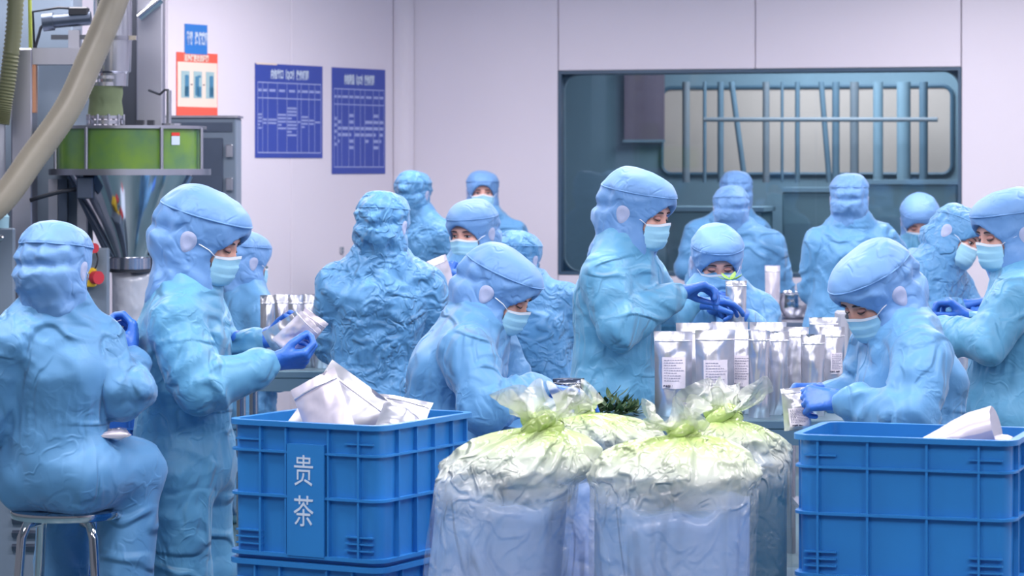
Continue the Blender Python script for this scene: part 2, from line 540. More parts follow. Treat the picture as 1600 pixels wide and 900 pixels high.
MB().box((um, 0.03, zt - 0.01), (u1 - u0, 0.06, 0.02)).box((um, 0.03, zb + 0.01), (u1 - u0, 0.06, 0.02)) \
    .box((u0 + 0.01, 0.03, zm), (0.02, 0.06, zt - zb - 0.04)).box((u1 - 0.01, 0.03, zm), (0.02, 0.06, zt - zb - 0.04)).obj('window_frame', M['gasket'], win)
MB().box((um, 0.05, zm), (u1 - u0 - 0.04, 0.008, zt - zb - 0.04)).obj('pane', M['glass'], win)
def rr(x0, x1, z0, z1, r, n=8):
    p = []
    for cx, cz, a0 in ((x1 - r, z1 - r, 0), (x0 + r, z1 - r, 90), (x0 + r, z0 + r, 180), (x1 - r, z0 + r, 270)):
        for i in range(n + 1):
            a = math.radians(a0 + 90 * i / n)
            p.append((cx + r * math.cos(a), cz + r * math.sin(a)))
    return p
M['inner_edge'] = mat('pale inner frame edge', srgb(150, 165, 170), 0.4)
M['inner_liner'] = mat('inner window liner', srgb(70, 100, 118), 0.5)
ring = rr(u0 + 0.022, u1 - 0.022, zb + 0.022, zt - 0.022, 0.10)
MB().tube([(x, 0.078, z) for x, z in ring + ring[:2]], 0.006, 6, False).obj('inner_edge', M['inner_edge'], win, smooth=True)
mb = MB()  # corner fillers outside the rounded edge
n = 9
for c, (xx, zz) in enumerate(((u1, zt), (u0, zt), (u0, zb), (u1, zb))):
    arc = ring[c * n:(c + 1) * n]
    vs = [(xx, 0.08, zz)] + [(x, 0.08, z) for x, z in arc]
    mb._add(vs, [(0, i, i + 1) for i in range(1, n)])
mb.obj('corner_filler', M['inner_liner'], win)

# ---- the neighbouring room seen through the window
M['far_wall'] = mat('dim room wall', srgb(122, 148, 160), 0.7, var=0.1, vscale=1.5)  # paler wall colour, with the room's haze put into it
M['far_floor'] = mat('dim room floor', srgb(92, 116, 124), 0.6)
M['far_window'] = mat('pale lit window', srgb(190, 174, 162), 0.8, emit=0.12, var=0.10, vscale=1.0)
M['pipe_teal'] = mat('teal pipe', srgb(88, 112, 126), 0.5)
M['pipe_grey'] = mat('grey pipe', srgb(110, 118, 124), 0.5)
M['far_dark'] = mat('dark equipment', srgb(104, 130, 136), 0.6, var=0.15, vscale=4)  # lightened too: haze is put into the equipment colour
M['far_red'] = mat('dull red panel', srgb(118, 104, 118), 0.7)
DEP = 2.4
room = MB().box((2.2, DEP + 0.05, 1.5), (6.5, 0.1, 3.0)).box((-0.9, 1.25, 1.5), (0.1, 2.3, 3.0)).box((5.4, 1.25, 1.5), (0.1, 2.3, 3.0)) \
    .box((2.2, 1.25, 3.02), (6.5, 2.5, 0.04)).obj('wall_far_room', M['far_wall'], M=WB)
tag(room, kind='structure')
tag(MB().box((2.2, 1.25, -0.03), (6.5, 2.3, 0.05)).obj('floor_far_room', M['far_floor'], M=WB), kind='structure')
fa, fzb, _ = on_wall(AB, 1035, 272, DEP); fb, fzt, _ = on_wall(AB, 1488, 134, DEP)
w2 = empty('window_2'); w2.matrix_basis = WB; tag(w2, kind='structure')
ring2 = rr(fa, fb, fzb, fzt, 0.07)
mb = MB(); mb._add([(x, DEP - 0.01, z) for x, z in ring2], [tuple(range(len(ring2)))]); mb.obj('pane', M['far_window'], w2)
MB().tube([(x, DEP - 0.012, z) for x, z in ring2 + ring2[:2]], 0.016, 6, False).obj('window_frame', M['inner_liner'], w2)
# pipes and stands in the far room
def far_pipe(px, wpx, y0, y1, off, mt, px2=None, label=None):
    a = on_wall(AB, px, y0, off); b = on_wall(AB, px2 if px2 else px, y1, off)
    r = wpx / 2 * a[2] / F
    o = MB().cyl((a[0], off, a[1]), (b[0], off, b[1]), r, n=10).obj('process_pipe', M[mt], M=WB, smooth=40)
    tag(o, label, 'pipe', 'pipes seen through the window')
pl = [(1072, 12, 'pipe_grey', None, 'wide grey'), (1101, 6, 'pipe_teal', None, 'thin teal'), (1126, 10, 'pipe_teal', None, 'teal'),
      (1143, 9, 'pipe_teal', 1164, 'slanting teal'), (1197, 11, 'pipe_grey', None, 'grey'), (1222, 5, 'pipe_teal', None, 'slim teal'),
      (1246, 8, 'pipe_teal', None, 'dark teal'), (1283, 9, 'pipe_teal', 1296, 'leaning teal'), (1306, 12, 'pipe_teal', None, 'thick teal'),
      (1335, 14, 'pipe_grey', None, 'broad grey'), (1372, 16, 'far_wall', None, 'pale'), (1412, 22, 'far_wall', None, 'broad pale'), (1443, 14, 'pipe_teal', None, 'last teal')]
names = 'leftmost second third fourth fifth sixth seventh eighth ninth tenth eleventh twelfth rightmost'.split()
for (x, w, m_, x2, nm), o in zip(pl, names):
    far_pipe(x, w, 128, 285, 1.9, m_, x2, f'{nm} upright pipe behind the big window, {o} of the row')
a = on_wall(AB, 1100, 187, 1.7); b = on_wall(AB, 1465, 187, 1.7)
tag(MB().cyl((a[0], 1.7, a[1]), (b[0], 1.7, b[1]), 0.016, n=10).obj('pipe_rail', M['pipe_grey'], M=WB), 'long horizontal rail crossing the pipes behind the window', 'rail')
def far_box(name, px0, px1, y0, y1, off, dep, mt, label, cat):
    a = on_wall(AB, px0, y0, off); b = on_wall(AB, px1, y1, off)
    x0, x1, z1, z0 = a[0], b[0], a[1], b[1]
    t = empty(name); t.matrix_basis = WB @ Matrix.Translation(((x0 + x1) / 2, off + dep / 2, 0))
    w = x1 - x0
    MB().box((0, 0, z1 / 2), (w, dep, z1), bev=0.01).obj('body', M[mt], t)
    MB().box((0, 0, z1 + 0.015), (w + 0.03, dep + 0.03, 0.03)).obj('top', M['far_wall'], t)
    for i in range(2):
        MB().box((w * (i - 0.5) / 2, -dep / 2 - 0.008, z1 * 0.55), (w * 0.42, 0.012, z1 * 0.6)).obj('door_panel', M['far_floor'], t)
    tag(t, label, cat)
    return t
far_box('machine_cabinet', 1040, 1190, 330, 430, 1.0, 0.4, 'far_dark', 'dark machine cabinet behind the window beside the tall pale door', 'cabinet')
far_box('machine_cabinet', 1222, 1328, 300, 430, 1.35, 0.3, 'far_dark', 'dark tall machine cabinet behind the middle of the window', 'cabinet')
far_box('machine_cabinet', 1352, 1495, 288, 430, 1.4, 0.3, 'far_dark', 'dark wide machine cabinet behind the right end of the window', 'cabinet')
a = on_wall(AB, 968, 112, 2.2); b = on_wall(AB, 1030, 220, 2.2)
dr = empty('noticeboard'); dr.matrix_basis = WB @ Matrix.Translation(((a[0] + b[0]) / 2, 2.36, (a[1] + b[1]) / 2))
MB().box((0, 0, 0), (b[0] - a[0], 0.03, a[1] - b[1])).obj('board', M['far_red'], dr)
for sgn in (-1, 1): MB().box((0, -0.02, sgn * (a[1] - b[1]) / 2), (b[0] - a[0] + .02, 0.02, 0.02)).obj('board_rail', M['far_wall'], dr)
tag(dr, 'dull reddish notice board behind the left part of the window', 'board')
ld = bpy.data.lights.new('far_room_fill', 'AREA'); ld.energy = 125; ld.size = 1.2; ld.color = (1.0, 0.97, 1.0)  # added fill light that brightens the far room, without any fixture
lo = bpy.data.objects.new('far_room_fill', ld); COL.objects.link(lo); lo.matrix_world = WB @ Matrix.Translation((2.6, 1.2, 2.95))

# ---- ceiling lamps
M['diffuser'] = mat('lamp diffuser', (1, 1, 1, 1), 0.6, emit=6.0)
lamp0 = None
for i, (x, y) in enumerate(LAMPS):
    if lamp0 is None:
        t = lamp0 = empty('ceiling_light', (x, y, CEIL_Z))
        MB().box((0, 0.31, -0.02), (1.24, 0.03, 0.04)).box((0, -0.31, -0.02), (1.24, 0.03, 0.04)) \
            .box((0.61, 0, -0.02), (0.03, 0.6, 0.04)).box((-0.61, 0, -0.02), (0.03, 0.6, 0.04)).obj('frame', M['ceil'], t)
        MB().box((0, 0, -0.012), (1.19, 0.59, 0.02)).obj('diffuser', M['diffuser'], t)
    else:
        t = copy_tree(lamp0); t.location = (x, y, CEIL_Z)
    rw = sorted({round(q[1]) for q in LAMPS}).index(round(y)); cl_ = 'left' if x < -0.3 else ('middle' if x < 1.5 else 'right')
    tag(t, f"flat white ceiling light panel, {('first', 'second', 'third', 'fourth', 'fifth')[min(rw, 4)]} row from the camera, {cl_} column", 'light', 'ceiling light panels')
    ld = bpy.data.lights.new('panel_light', 'AREA'); ld.shape = 'RECTANGLE'; ld.size = 1.2; ld.size_y = 0.6
    ld.energy = LAMP_POWER; ld.color = (1.0, 0.92, 0.96)
    lo = bpy.data.objects.new('panel_light', ld); COL.objects.link(lo); lo.location = (x, y, CEIL_Z - 0.05)

# ---------------------------------------------------------------- wall signs
M['sign_blue'] = mat('bright blue sign', srgb(48, 124, 205), 0.5)
M['poster_blue'] = mat('royal blue poster', srgb(58, 80, 172), 0.45, var=0.05, vscale=3)
M['poster_red'] = mat('orange red poster', srgb(240, 98, 80), 0.5)
M['poster_cream'] = mat('cream paper', srgb(238, 220, 205), 0.6)
M['ink_dark'] = mat('dark ink', srgb(60, 64, 90), 0.6)
M['ink_line'] = mat('pale table lines', srgb(165, 178, 225), 0.6)
M['print_teal'] = mat('teal print', srgb(70, 130, 165), 0.6)
M['print_pale'] = mat('pale teal print', srgb(160, 190, 195), 0.6)
def sign(name, px0, py0, px1, py1, mt, label, cat):
    """A flat sheet on the left wall, from its top left to its bottom right pixel."""
    a = on_wall(AL, px0, py0); b = on_wall(AL, px1, py1)
    zc = (a[1] + b[1]) / 2
    t = empty(name); t.matrix_basis = WL @ Matrix.Translation(((a[0] + b[0]) / 2, -0.004, zc))
    w, h = b[0] - a[0], a[1] - b[1]
    MB().box((0, 0.001, 0), (w, 0.004, h)).obj('sheet', M[mt], t)
    tag(t, label, cat)
    return t, w, h
def bars(mb, x0, x1, z, hgt, seed=0, y=-0.002):
    """A run of small marks: print too small to read."""
    r = random.Random(seed); x = x0
    while x < x1 - 0.001:
        l = min(r.uniform(0.010, 0.022), x1 - x)
        mb.box((x + l / 2, y, z), (l, 0.001, hgt)); x += l + 0.003

t, w, h = sign('wall_sign', 288, 37, 323, 86, 'sign_blue', 'small bright blue sign above the orange poster', 'sign')
for s, x in (('物料', -0.30), ('进', 0.0), ('传递窗', 0.30)):
    add('lettering', text_mesh(s, w * 0.135, mat=M['print_white'], sy=2.6, bold=0.002), t, Matrix.Translation((x * w, -0.003, 0)))
t, w, h = sign('wall_poster', 275, 81, 339, 183, 'poster_red', 'orange and cream poster with three small pictures under the blue sign', 'poster')
MB().box((0, -0.002, -0.0 * h), (w * 0.965, 0.002, h * 0.70)).obj('cream_field', M['poster_cream'], t)
add('lettering', text_mesh('洁净区更衣流程图', w * 0.075, mat=M['poster_cream'], sy=1.5, bold=0.001), t, Matrix.Translation((-0.03 * w, -0.004, h * 0.408)))
for i in range(3):
    x = (-0.30 + 0.30 * i) * w
    MB().box((x, -0.004, -0.0 * h), (w * 0.20, 0.002, h * 0.42)).obj('picture', M['print_pale'], t)
    mb = MB().box((x + (0.03 if i != 1 else -0.02) * w, -0.006, -0.02 * h), (w * 0.09, 0.001, h * 0.30)).box((x + 0.03 * w, -0.006, -0.11 * h), (w * 0.10, 0.001, h * 0.16)).ball((x + 0.03 * w, -0.006, 0.13 * h), (0.05 * w, 0.001, 0.02 * h))
    mb.obj('picture_figure', M['print_teal'], t)
mb = MB()
for x in (-0.15, 0.15):
    mb.box((x * w, -0.004, 0), (w * 0.045, 0.001, h * 0.018))
bars(mb, -0.4 * w, -0.2 * w, -0.245 * h, 0.006, 1); bars(mb, -0.09 * w, 0.11 * w, -0.245 * h, 0.006, 2); bars(mb, 0.2 * w, 0.4 * w, -0.245 * h, 0.006, 3)
tag(mb.obj('arrow_marks', M['ink_dark'], t), kind='stuff')

def big_poster(px0, py0, px1, py1, title, label, cols, seed, dense):
    t, w, h = sign('wall_poster', px0, py0, px1, py1, 'poster_blue', label, 'poster')
    add('lettering', text_mesh(title, w * 0.047, mat=M['print_white'], sy=1.9 if dense else 2.4, bold=0.0012), t, Matrix.Translation((0, -0.004, h * 0.385)))
    mb = MB()
    x0, x1 = -0.47 * w, 0.47 * w
    zr = (0.30 * h, 0.135 * h, -0.445 * h) if dense else (0.30 * h, 0.155 * h, -0.435 * h)
    for z in zr:
        mb.box((0, -0.003, z), (x1 - x0, 0.001, 0.006))
    xs = [x0 + (x1 - x0) * c for c in cols]
    for x in xs:
        mb.box((x, -0.003, (zr[0] + zr[2]) / 2), (0.003, 0.001, zr[0] - zr[2]))
    tag(mb.obj('table_lines', M['ink_line'], t), kind='stuff')
    mb = MB(); r = random.Random(seed)
    for i in range(len(xs) - 1):
        a, b = xs[i] + 0.008, xs[i + 1] - 0.008
        if b - a < 0.02: a, b = xs[i] + 0.003, xs[i + 1] - 0.003
        m_ = (a + b) / 2; q = min((b - a) / 2, 0.03)
        bars(mb, m_ - q, m_ + q, (zr[0] + zr[1]) / 2, 0.016, seed + i)
        k = r.choice([1, 2, 2, 4, 5]) if i != 4 else 9
        if not dense: k = r.choice([2, 4, 5, 6])
        for j in range(k):
            z = -0.13 * h + (k / 2 - j) * (0.036 if dense else 0.055) * h * (1 if dense else 1.1)
            bars(mb, a, b if j % 4 != 3 else a + (b - a) * 0.45, z, 0.011 if dense else 0.02, seed * 7 + i * 11 + j)
    tag(mb.obj('printed_rows', M['ink_line'], t), kind='stuff')
    return t, w, h
t, w, h = big_poster(398, 98.5, 503, 247, '内包封口（QCP）操作规范', 'royal blue poster with a ruled table, the one next to the orange poster',
           (0, 0.075, 0.155, 0.305, 0.455, 0.62, 0.68, 0.805, 0.90, 1.0), 5, True)
MB().box((-0.34 * w, -0.003, h * 0.497), (0.30 * w, 0.002, 0.010)).obj('yellowed_edge', M['poster_cream'], t)
big_poster(518, 105, 601, 271.5, '内包称量（QCP）操作规范', 'royal blue poster with a ruled table, the one nearest the room corner',
           (0, 0.07, 0.15, 0.29, 0.40, 0.52, 0.61, 0.78, 0.90, 1.0), 9, False)
a = on_wall(AL, 533, 391)
t = empty('wall_socket'); t.matrix_basis = WL @ Matrix.Translation((a[0], -0.006, a[1]))
MB().box((0, 0, 0), (0.035, 0.012, 0.045), bev=0.003).obj('plate', M['grey_light'], t)
MB().box((0, -0.007, 0.01), (0.012, 0.003, 0.012)).box((0, -0.007, -0.01), (0.012, 0.003, 0.012)).obj('slots', M['grey_paint'], t)
tag(t, 'small grey socket low on the wall under the blue posters', 'socket')
# ---------------------------------------------------------------- filling machine at the left
M['tea_green'] = mat('green tea behind acrylic', srgb(112, 152, 52), 0.35, coat=0.5, var=0.35, vscale=7, col2=srgb(84, 128, 84))
M['sock'] = mat('grey green cloth connector', srgb(112, 128, 96), 0.8, var=0.15, vscale=12, bump=0.4, bscale=14, ridged=True)
M['hose_beige'] = mat('beige ribbed hose', srgb(152, 146, 132), 0.4, var=0.06, vscale=10)
M['hose_green'] = mat('olive corrugated hose', srgb(112, 116, 88), 0.5)
M['yellow'] = mat('yellow plastic', srgb(225, 185, 40), 0.4)
M['red'] = mat('red plastic', srgb(190, 50, 62), 0.4)
M['red_strip'] = mat('bright red strip', srgb(225, 60, 50), 0.4)
M['green_trim'] = mat('lime green trim', srgb(150, 165, 70), 0.5)
M['clear_film'] = None
DM = 13.0
U = DM / F     # metres per pixel at the machine
def mx(px): return (px - 800) * U
def mz(py): return CAM_H - (py - HZ) * U

mc = np.array([mx(203), DM, 0.0])
t = HOP = empty('filling_machine', (mc[0], mc[1], 0)); tag(t, 'tea filling machine with round green hopper and steel funnel', 'machine')
def under_hopper(name, loc):
    q = empty(name, np.array(loc, float) - HOP.location)
    q.parent = HOP
    return q
zt_, zb_ = mz(200), mz(268)
MB().lathe([(0.335, zb_ + 0.01), (0.335, zt_ - 0.006)], n=56).obj('acrylic_drum', M['tea_green'], t, smooth=30)
MB().lathe([(0.352, zt_ - 0.006), (0.352, zt_ + 0.008), (0.05, zt_ + 0.012)], n=56).obj('top_ring', M['steel_brushed'], t, smooth=30)
MB().lathe([(0.20, zb_ - 0.016), (0.372, zb_ - 0.016), (0.372, zb_ + 0.012), (0.2, zb_ + 0.012)], n=56).obj('bottom_ring', M['steel_brushed'], t, smooth=30)
for px in (95, 151, 265, 318, 200):
    dx = mx(px) - mc[0]
    y = -math.sqrt(max(0.352 ** 2 - dx * dx, 0)) * (-1 if px == 200 else 1)
    MB().cyl((dx, y, zb_), (dx, y, zt_), 0.009, n=10).obj('tie_post', M['steel_brushed'], t, smooth=40)
a_ = math.asin((mx(284) - mc[0]) / 0.337)
for k, (z0, z1, mt) in enumerate(((mz(213), mz(208), 'red_strip'), (mz(227), mz(213.5), 'print_white'))):
    pts = np.array([[(0.338 * math.sin(a_ + s), -0.338 * math.cos(a_ + s), z) for s in np.linspace(-0.07, 0.07, 5)] for z in (z0, z1)])
    MB().grid(pts).obj('warning_label', M[mt], t)
fz0, fz1 = mz(404), mz(277)
MB().lathe([(0.085, fz0), (0.092, fz0 + 0.01), (0.28, fz1), (0.285, fz1 + 0.01)], n=48, cap=False).obj('funnel', M['chrome'], t, smooth=30)
MB().lathe([(0.088, mz(421)), (0.094, mz(420)), (0.094, mz(403)), (0.086, mz(402))], n=40).obj('nozzle_collar', M['steel'], t, smooth=30)
MB().lathe([(0.098, mz(425)), (0.098, mz(421))], n=40).obj('clamp_band', M['black'], t, smooth=30)
for px in (222, 238):
    MB().box((mx(px) - mc[0], -0.05, zt_ + 0.02), (0.03, 0.05, 0.03)).obj('mounting_foot', M['black'], t)
# funnel scraper drive box and braces under the drum
MB().box((mx(146) - mc[0], -0.24, mz(293)), (0.075, 0.06, 0.10), bev=0.006).obj('bracket', M['steel_dark'], t)
MB().tube([(mx(112) - mc[0], -0.05, zb_ - 0.02), (mx(172) - mc[0], -0.02, mz(402))], 0.014, 8).obj('brace', M['steel_dark'], t)
MB().tube([(mx(300) - mc[0], -0.05, zb_ - 0.02), (mx(238) - mc[0], -0.02, mz(402))], 0.012, 8).obj('brace', M['steel'], t)
# connector sock with bolted flange above the drum
sx = mx(166) - mc[0]
pr = [(0.082, mz(185)), (0.080, mz(172)), (0.074, mz(158)), (0.080, mz(146)), (0.078, mz(135))]
MB().lathe(pr, (sx, -0.02, 0), 28).obj('cloth_connector', M['sock'], t, smooth=50)
for k, (y0, y1, r) in enumerate(((194, 188, 0.088), (186, 181, 0.083), (135, 129, 0.083), (124, 119, 0.085))):
    MB().lathe([(r, mz(y0)), (r, mz(y1))], (sx, -0.02, 0), 28).obj('flange', M['steel'], t, smooth=30)
for k in range(10):
    a = 2 * math.pi * k / 10
    MB().cyl((sx + 0.083 * math.cos(a), -0.02 + 0.083 * math.sin(a), mz(197)), (sx + 0.083 * math.cos(a), -0.02 + 0.083 * math.sin(a), mz(179)), 0.007, n=6).obj('bolt', M['steel'], t)
MB().lathe([(0.07, mz(135)), (0.072, mz(115)), (0.084, mz(112)), (0.088, mz(60)), (0.088, mz(-60))], (mx(177) - mc[0], -0.02, 0), 32).obj('feed_cylinder', M['steel'], t, smooth=30)
MB().lathe([(0.092, mz(64)), (0.092, mz(57))], (mx(177) - mc[0], -0.02, 0), 32).box((mx(207) - mc[0], -0.05, mz(60)), (0.05, 0.03, 0.02)).obj('pipe_clamp', M['chrome'], t, smooth=30)
MB().tube([(mx(268) - mc[0], -0.10, zt_ + 0.01), (mx(268) - mc[0], -0.10, mz(142))], 0.012, 10).obj('level_sensor', M['steel'], t, smooth=40)
MB().tube([(mx(268) - mc[0], -0.10, mz(142)), (mx(262) - mc[0], -0.10, mz(141)), (mx(252) - mc[0], -0.05, mz(148)), (mx(232) - mc[0], 0.02, mz(141))], 0.006, 8).obj('sensor_cable', M['black'], t, smooth=True)
MB().lathe([(0.045, zt_ + 0.008), (0.045, zt_ + 0.02)], (mx(272) - mc[0], -0.10, 0), 16).obj('sensor_base', M['steel'], t)
# steel support down to the floor behind the funnel
MB().box((mx(205) - mc[0], 0.42, (zb_ + 0.04) / 2), (0.10, 0.08, zb_ + 0.04)).obj('support_post', M['steel_dark'], t)
MB().box((mx(205) - mc[0], 0.36, zb_ - 0.03), (0.30, 0.14, 0.04)).obj('support_arm', M['steel_dark'], t)
MB().box((mx(205) - mc[0], 0.40, 0.02), (0.5, 0.4, 0.04)).obj('foot_plate', M['steel_dark'], t)

# square steel columns behind the feed cylinder
t = under_hopper('square_column', (W(236, 0, DM + 0.62)[0], DM + 0.62, 0))
MB().box((0, 0, 1.5), (0.125, 0.12, 3.0), bev=0.006).obj('post', M['steel_brushed'], t)
MB().box((-0.10, 0.02, 2.2), (0.075, 0.1, 1.2)).obj('dark_channel', M['black'], t)
MB().box((0, 0, 0.015), (0.24, 0.24, 0.03)).obj('base_plate', M['steel_dark'], t)
MB().cyl((-0.045, -0.10, mz(18)), (0.06, -0.10, mz(-12)), 0.022, n=14).obj('air_fitting', M['chrome'], t, smooth=40)

# portal frame at the left of the hopper
t = under_hopper('portal_frame', (mx(60), DM - 0.1, 0))
fx = mx(60)
MB().box((mx(44) - fx, 0, mz(78) / 2), (0.095, 0.16, mz(78)), bev=0.006).obj('post', M['steel_brushed'], t)
MB().box((mx(102) - fx, 0, mz(90)), (0.245, 0.15, 0.075)).obj('cross_beam', M['steel_brushed'], t)
MB().box((mx(95) - fx, 0.25, mz(78) / 2 + .02), (0.25, 0.02, mz(80))).obj('back_sheet', M['grey_paint'], t)
for px in (83, 98, 128):
    MB().box((mx(px) - fx, 0.12, mz(280) / 2), (0.042, 0.05, mz(280))).obj('lower_post', M['steel_brushed' if px != 98 else 'steel_dark'], t)
MB().box((mx(62) - fx, -0.04, mz(140)), (0.02, 0.05, 0.22)).obj('copper_strip', mat('copper tint strip', srgb(205, 150, 120), 0.35, 0.6), t)
MB().tube([(mx(60) - fx, -0.12, mz(312)), (mx(80) - fx, -0.13, mz(306)), (mx(110) - fx, -0.13, mz(298)), (mx(133) - fx, -0.12, mz(295))], 0.010, 8).obj('cable', M['black'], t, smooth=True)

# pneumatic valve on the feed pipe
t = under_hopper('valve_actuator', (mx(110), DM - 0.1, mz(80)))
z0 = mz(80)
MB().cyl((-0.09, 0, mz(36) - z0), (0.11, 0, mz(30) - z0), 0.032, n=16).obj('cylinder', M['steel_dark'], t, smooth=40)
MB().cyl((-0.11, 0, mz(37) - z0), (-0.06, 0, mz(35) - z0), 0.042, n=16).obj('end_cap', M['steel_dark'], t, smooth=40)
MB().box((0.055, 0, mz(20) - z0), (0.09, 0.06, 0.04), bev=0.006).obj('valve_block', M['black'], t)
MB().box((0.035, 0, (mz(60) - z0) / 2 + .01), (0.05, 0.05, mz(45) - z0)).obj('mount', M['steel_brushed'], t)
MB().box((0.03, 0.01, mz(60) - z0), (0.20, 0.06, 0.022)).obj('clamp_bar', M['chrome'], t)
MB().tube([(-0.08, 0, mz(32) - z0), (-0.12, 0, mz(45) - z0), (-0.13, -0.01, mz(60) - z0), (-0.145, 0, mz(76) - z0)], 0.007, 8).obj('air_hose', M['black'], t, smooth=True)
MB().tube([(0.02, 0, mz(15) - z0), (-0.04, 0, mz(14) - z0), (-0.16, 0.02, mz(20) - z0), (-0.15, 0, mz(76) - z0)], 0.006, 8).obj('air_hose', M['black'], t, smooth=True)
MB().tube([(-0.18, 0.05, mz(-20) - z0), (-0.175, 0.05, mz(76) - z0)], 0.009, 8).obj('thin_pipe', M['green_trim'], t)

# grey sheet housing at the far left
t = under_hopper('side_housing', (W(20, 0, DM + 0.45)[0], DM + 0.45, 0))
k = (DM + 0.45) / DM
MB().box((0.06, 0, (mz(12) + 0.1) / 2), (0.50, 0.3, mz(12) + 0.1), bev=0.01).obj('body', M['grey_paint'], t)
MB().tube([(-0.25, -0.16, mz(12) + 0.10), (0.1, -0.16, mz(9) + 0.12), (0.31, -0.16, mz(-6) + 0.12)], 0.018, 8).obj('trim_edge', M['green_trim'], t)
t = empty('machine_cabinet', (mx(8), DM - 0.25, 0)); tag(t, 'steel side cabinet under the olive corrugated hose', 'cabinet')
MB().box((-0.02, 0, mz(192) / 2), (0.10, 0.2, mz(192)), bev=0.006).obj('body', M['grey_light'], t)
MB().box((-0.02, -0.01, mz(191)), (0.12, 0.22, 0.02)).obj('top', M['steel_brushed'], t)
MB().box((0.0, -0.105, mz(230)), (0.03, 0.012, 0.16)).obj('door_panel', M['steel_brushed'], t)

# hoses
def hose(name, px_path, D, r, ribs, mt, label, amp, parent_mat=None):
    P = np.array([W(x, y, d) for x, y, d in px_path])
    # Catmull-Rom smooth
    out = []
    Q = np.vstack([2 * P[0] - P[1], P, 2 * P[-1] - P[-2]])
    for i in range(1, len(Q) - 2):
        for s in np.linspace(0, 1, ribs // (len(P) - 1), endpoint=False):
            a, b, c, d = Q[i - 1], Q[i], Q[i + 1], Q[i + 2]
            out.append(0.5 * ((2 * b) + (c - a) * s + (2 * a - 5 * b + 4 * c - d) * s * s + (3 * b - a - 3 * c + d) * s ** 3))
    out.append(P[-1])
    rr_ = [r * (1 + amp * (1 if i % 2 else -1)) for i in range(len(out))]
    o = MB().tube(out, rr_, 18).obj(name, M[mt], smooth=70)
    tag(o, label, 'hose'); return o
hose('suction_hose', [(192, -40, 12.4), (172, 20, 12.35), (140, 95, 12.3), (105, 170, 12.25), (52, 245, 12.2), (0, 315, 12.15), (-70, 370, 12.1)], 12.3, 0.060, 180, 'hose_beige', 'thick beige ribbed hose running diagonally past the hopper', 0.018)
hose('corrugated_hose', [(26, -40, 12.6), (22, 40, 12.6), (14, 110, 12.6), (6, 165, 12.6), (2, 194, 12.6)], 12.6, 0.036, 90, 'hose_green', 'olive corrugated hose hanging at the upper left edge', 0.09)

# control panel, emergency stops
t = empty('control_panel', (mx(162), DM - 0.30, 0)); tag(t, 'grey control panel with yellow emergency stop boxes under the funnel', 'control panel')
MB().box((0.0, 0.05, mz(385) / 2), (0.12, 0.06, mz(385)), bev=0.006).obj('body', M['grey_paint'], t)
for (px, py, s) in ((153, 429, 1.0), (150, 384, 0.75)):
    zc = mz(py); xc = mx(px) - mx(155)
    e = MB().box((xc - 0.01, -0.02, zc), (0.055 * s, 0.06, 0.085 * s), bev=0.006).obj('switch_box', M['yellow'], t)
    MB().cyl((xc + 0.015 * s, -0.05, zc), (xc + 0.038 * s, -0.075, zc), 0.03 * s, n=14).obj('stop_button', M['red'], e, smooth=40)
    MB().box((xc - 0.015, -0.052, zc + 0.015), (0.014, 0.004, 0.008)).box((xc - 0.015, -0.052, zc - 0.005), (0.014, 0.004, 0.008)).obj('marking', M['ink_dark'], e)
for s in (-1, 1):
    MB().tube([(s * 0.025 - 0.01, -0.03, mz(390)), (s * 0.035 - 0.01, -0.05, mz(400)), (s * 0.03 - 0.01, -0.05, mz(410)), (s * 0.01 - 0.005, -0.03, mz(418))], 0.004, 6).obj('cable', M['black'], t, smooth=True)
t = empty('side_plate', (mx(15), DM - 0.6, 0)); tag(t, 'tall grey bolted steel plate behind the seated worker at the left', 'machine panel')
MB().box((0, 0, mz(352) / 2), (0.26, 0.05, mz(352)), bev=0.006).obj('plate', M['grey_paint'], t)
for px, py in ((10, 366), (10, 460), (40, 366)):
    MB().lathe([(0.014, 0), (0.014, 0.012), (0.006, 0.016)], n=10).obj('bolt', M['steel'], t, Matrix.Translation((mx(px) - mx(15), -0.025, mz(py))) @ Matrix.Rotation(math.pi / 2, 4, 'X'))
t = empty('plastic_jar', (mx(32), DM - 0.58, mz(352))); tag(t, 'small translucent plastic jar on the bolted plate', 'jar')
MB().lathe([(0.05, 0.0), (0.052, 0.05), (0.04, 0.065), (0.03, 0.07)], n=20).obj('jar_body', mat('translucent plastic', srgb(150, 190, 205), 0.3), t, smooth=40)
MB().lathe([(0.03, 0.07), (0.03, 0.085)], n=16).obj('lid', M['grey_light'], t)
t = empty('paper_tray', (mx(168), DM - 0.55, 0)); tag(t, 'white board with bright red edge beside the filling bag', 'tray')
MB().box((0, 0, mz(492)), (0.10, 0.20, 0.02)).obj('board', M['print_white'], t)
MB().box((0.01, -0.09, mz(484)), (0.015, 0.02, 0.085), R=np.array(Matrix.Rotation(-0.35, 3, 'Y'))).obj('red_edge', M['red_strip'], t)
MB().box((0, 0.02, mz(495) / 2), (0.06, 0.06, mz(495))).obj('stand', M['grey_paint'], t)

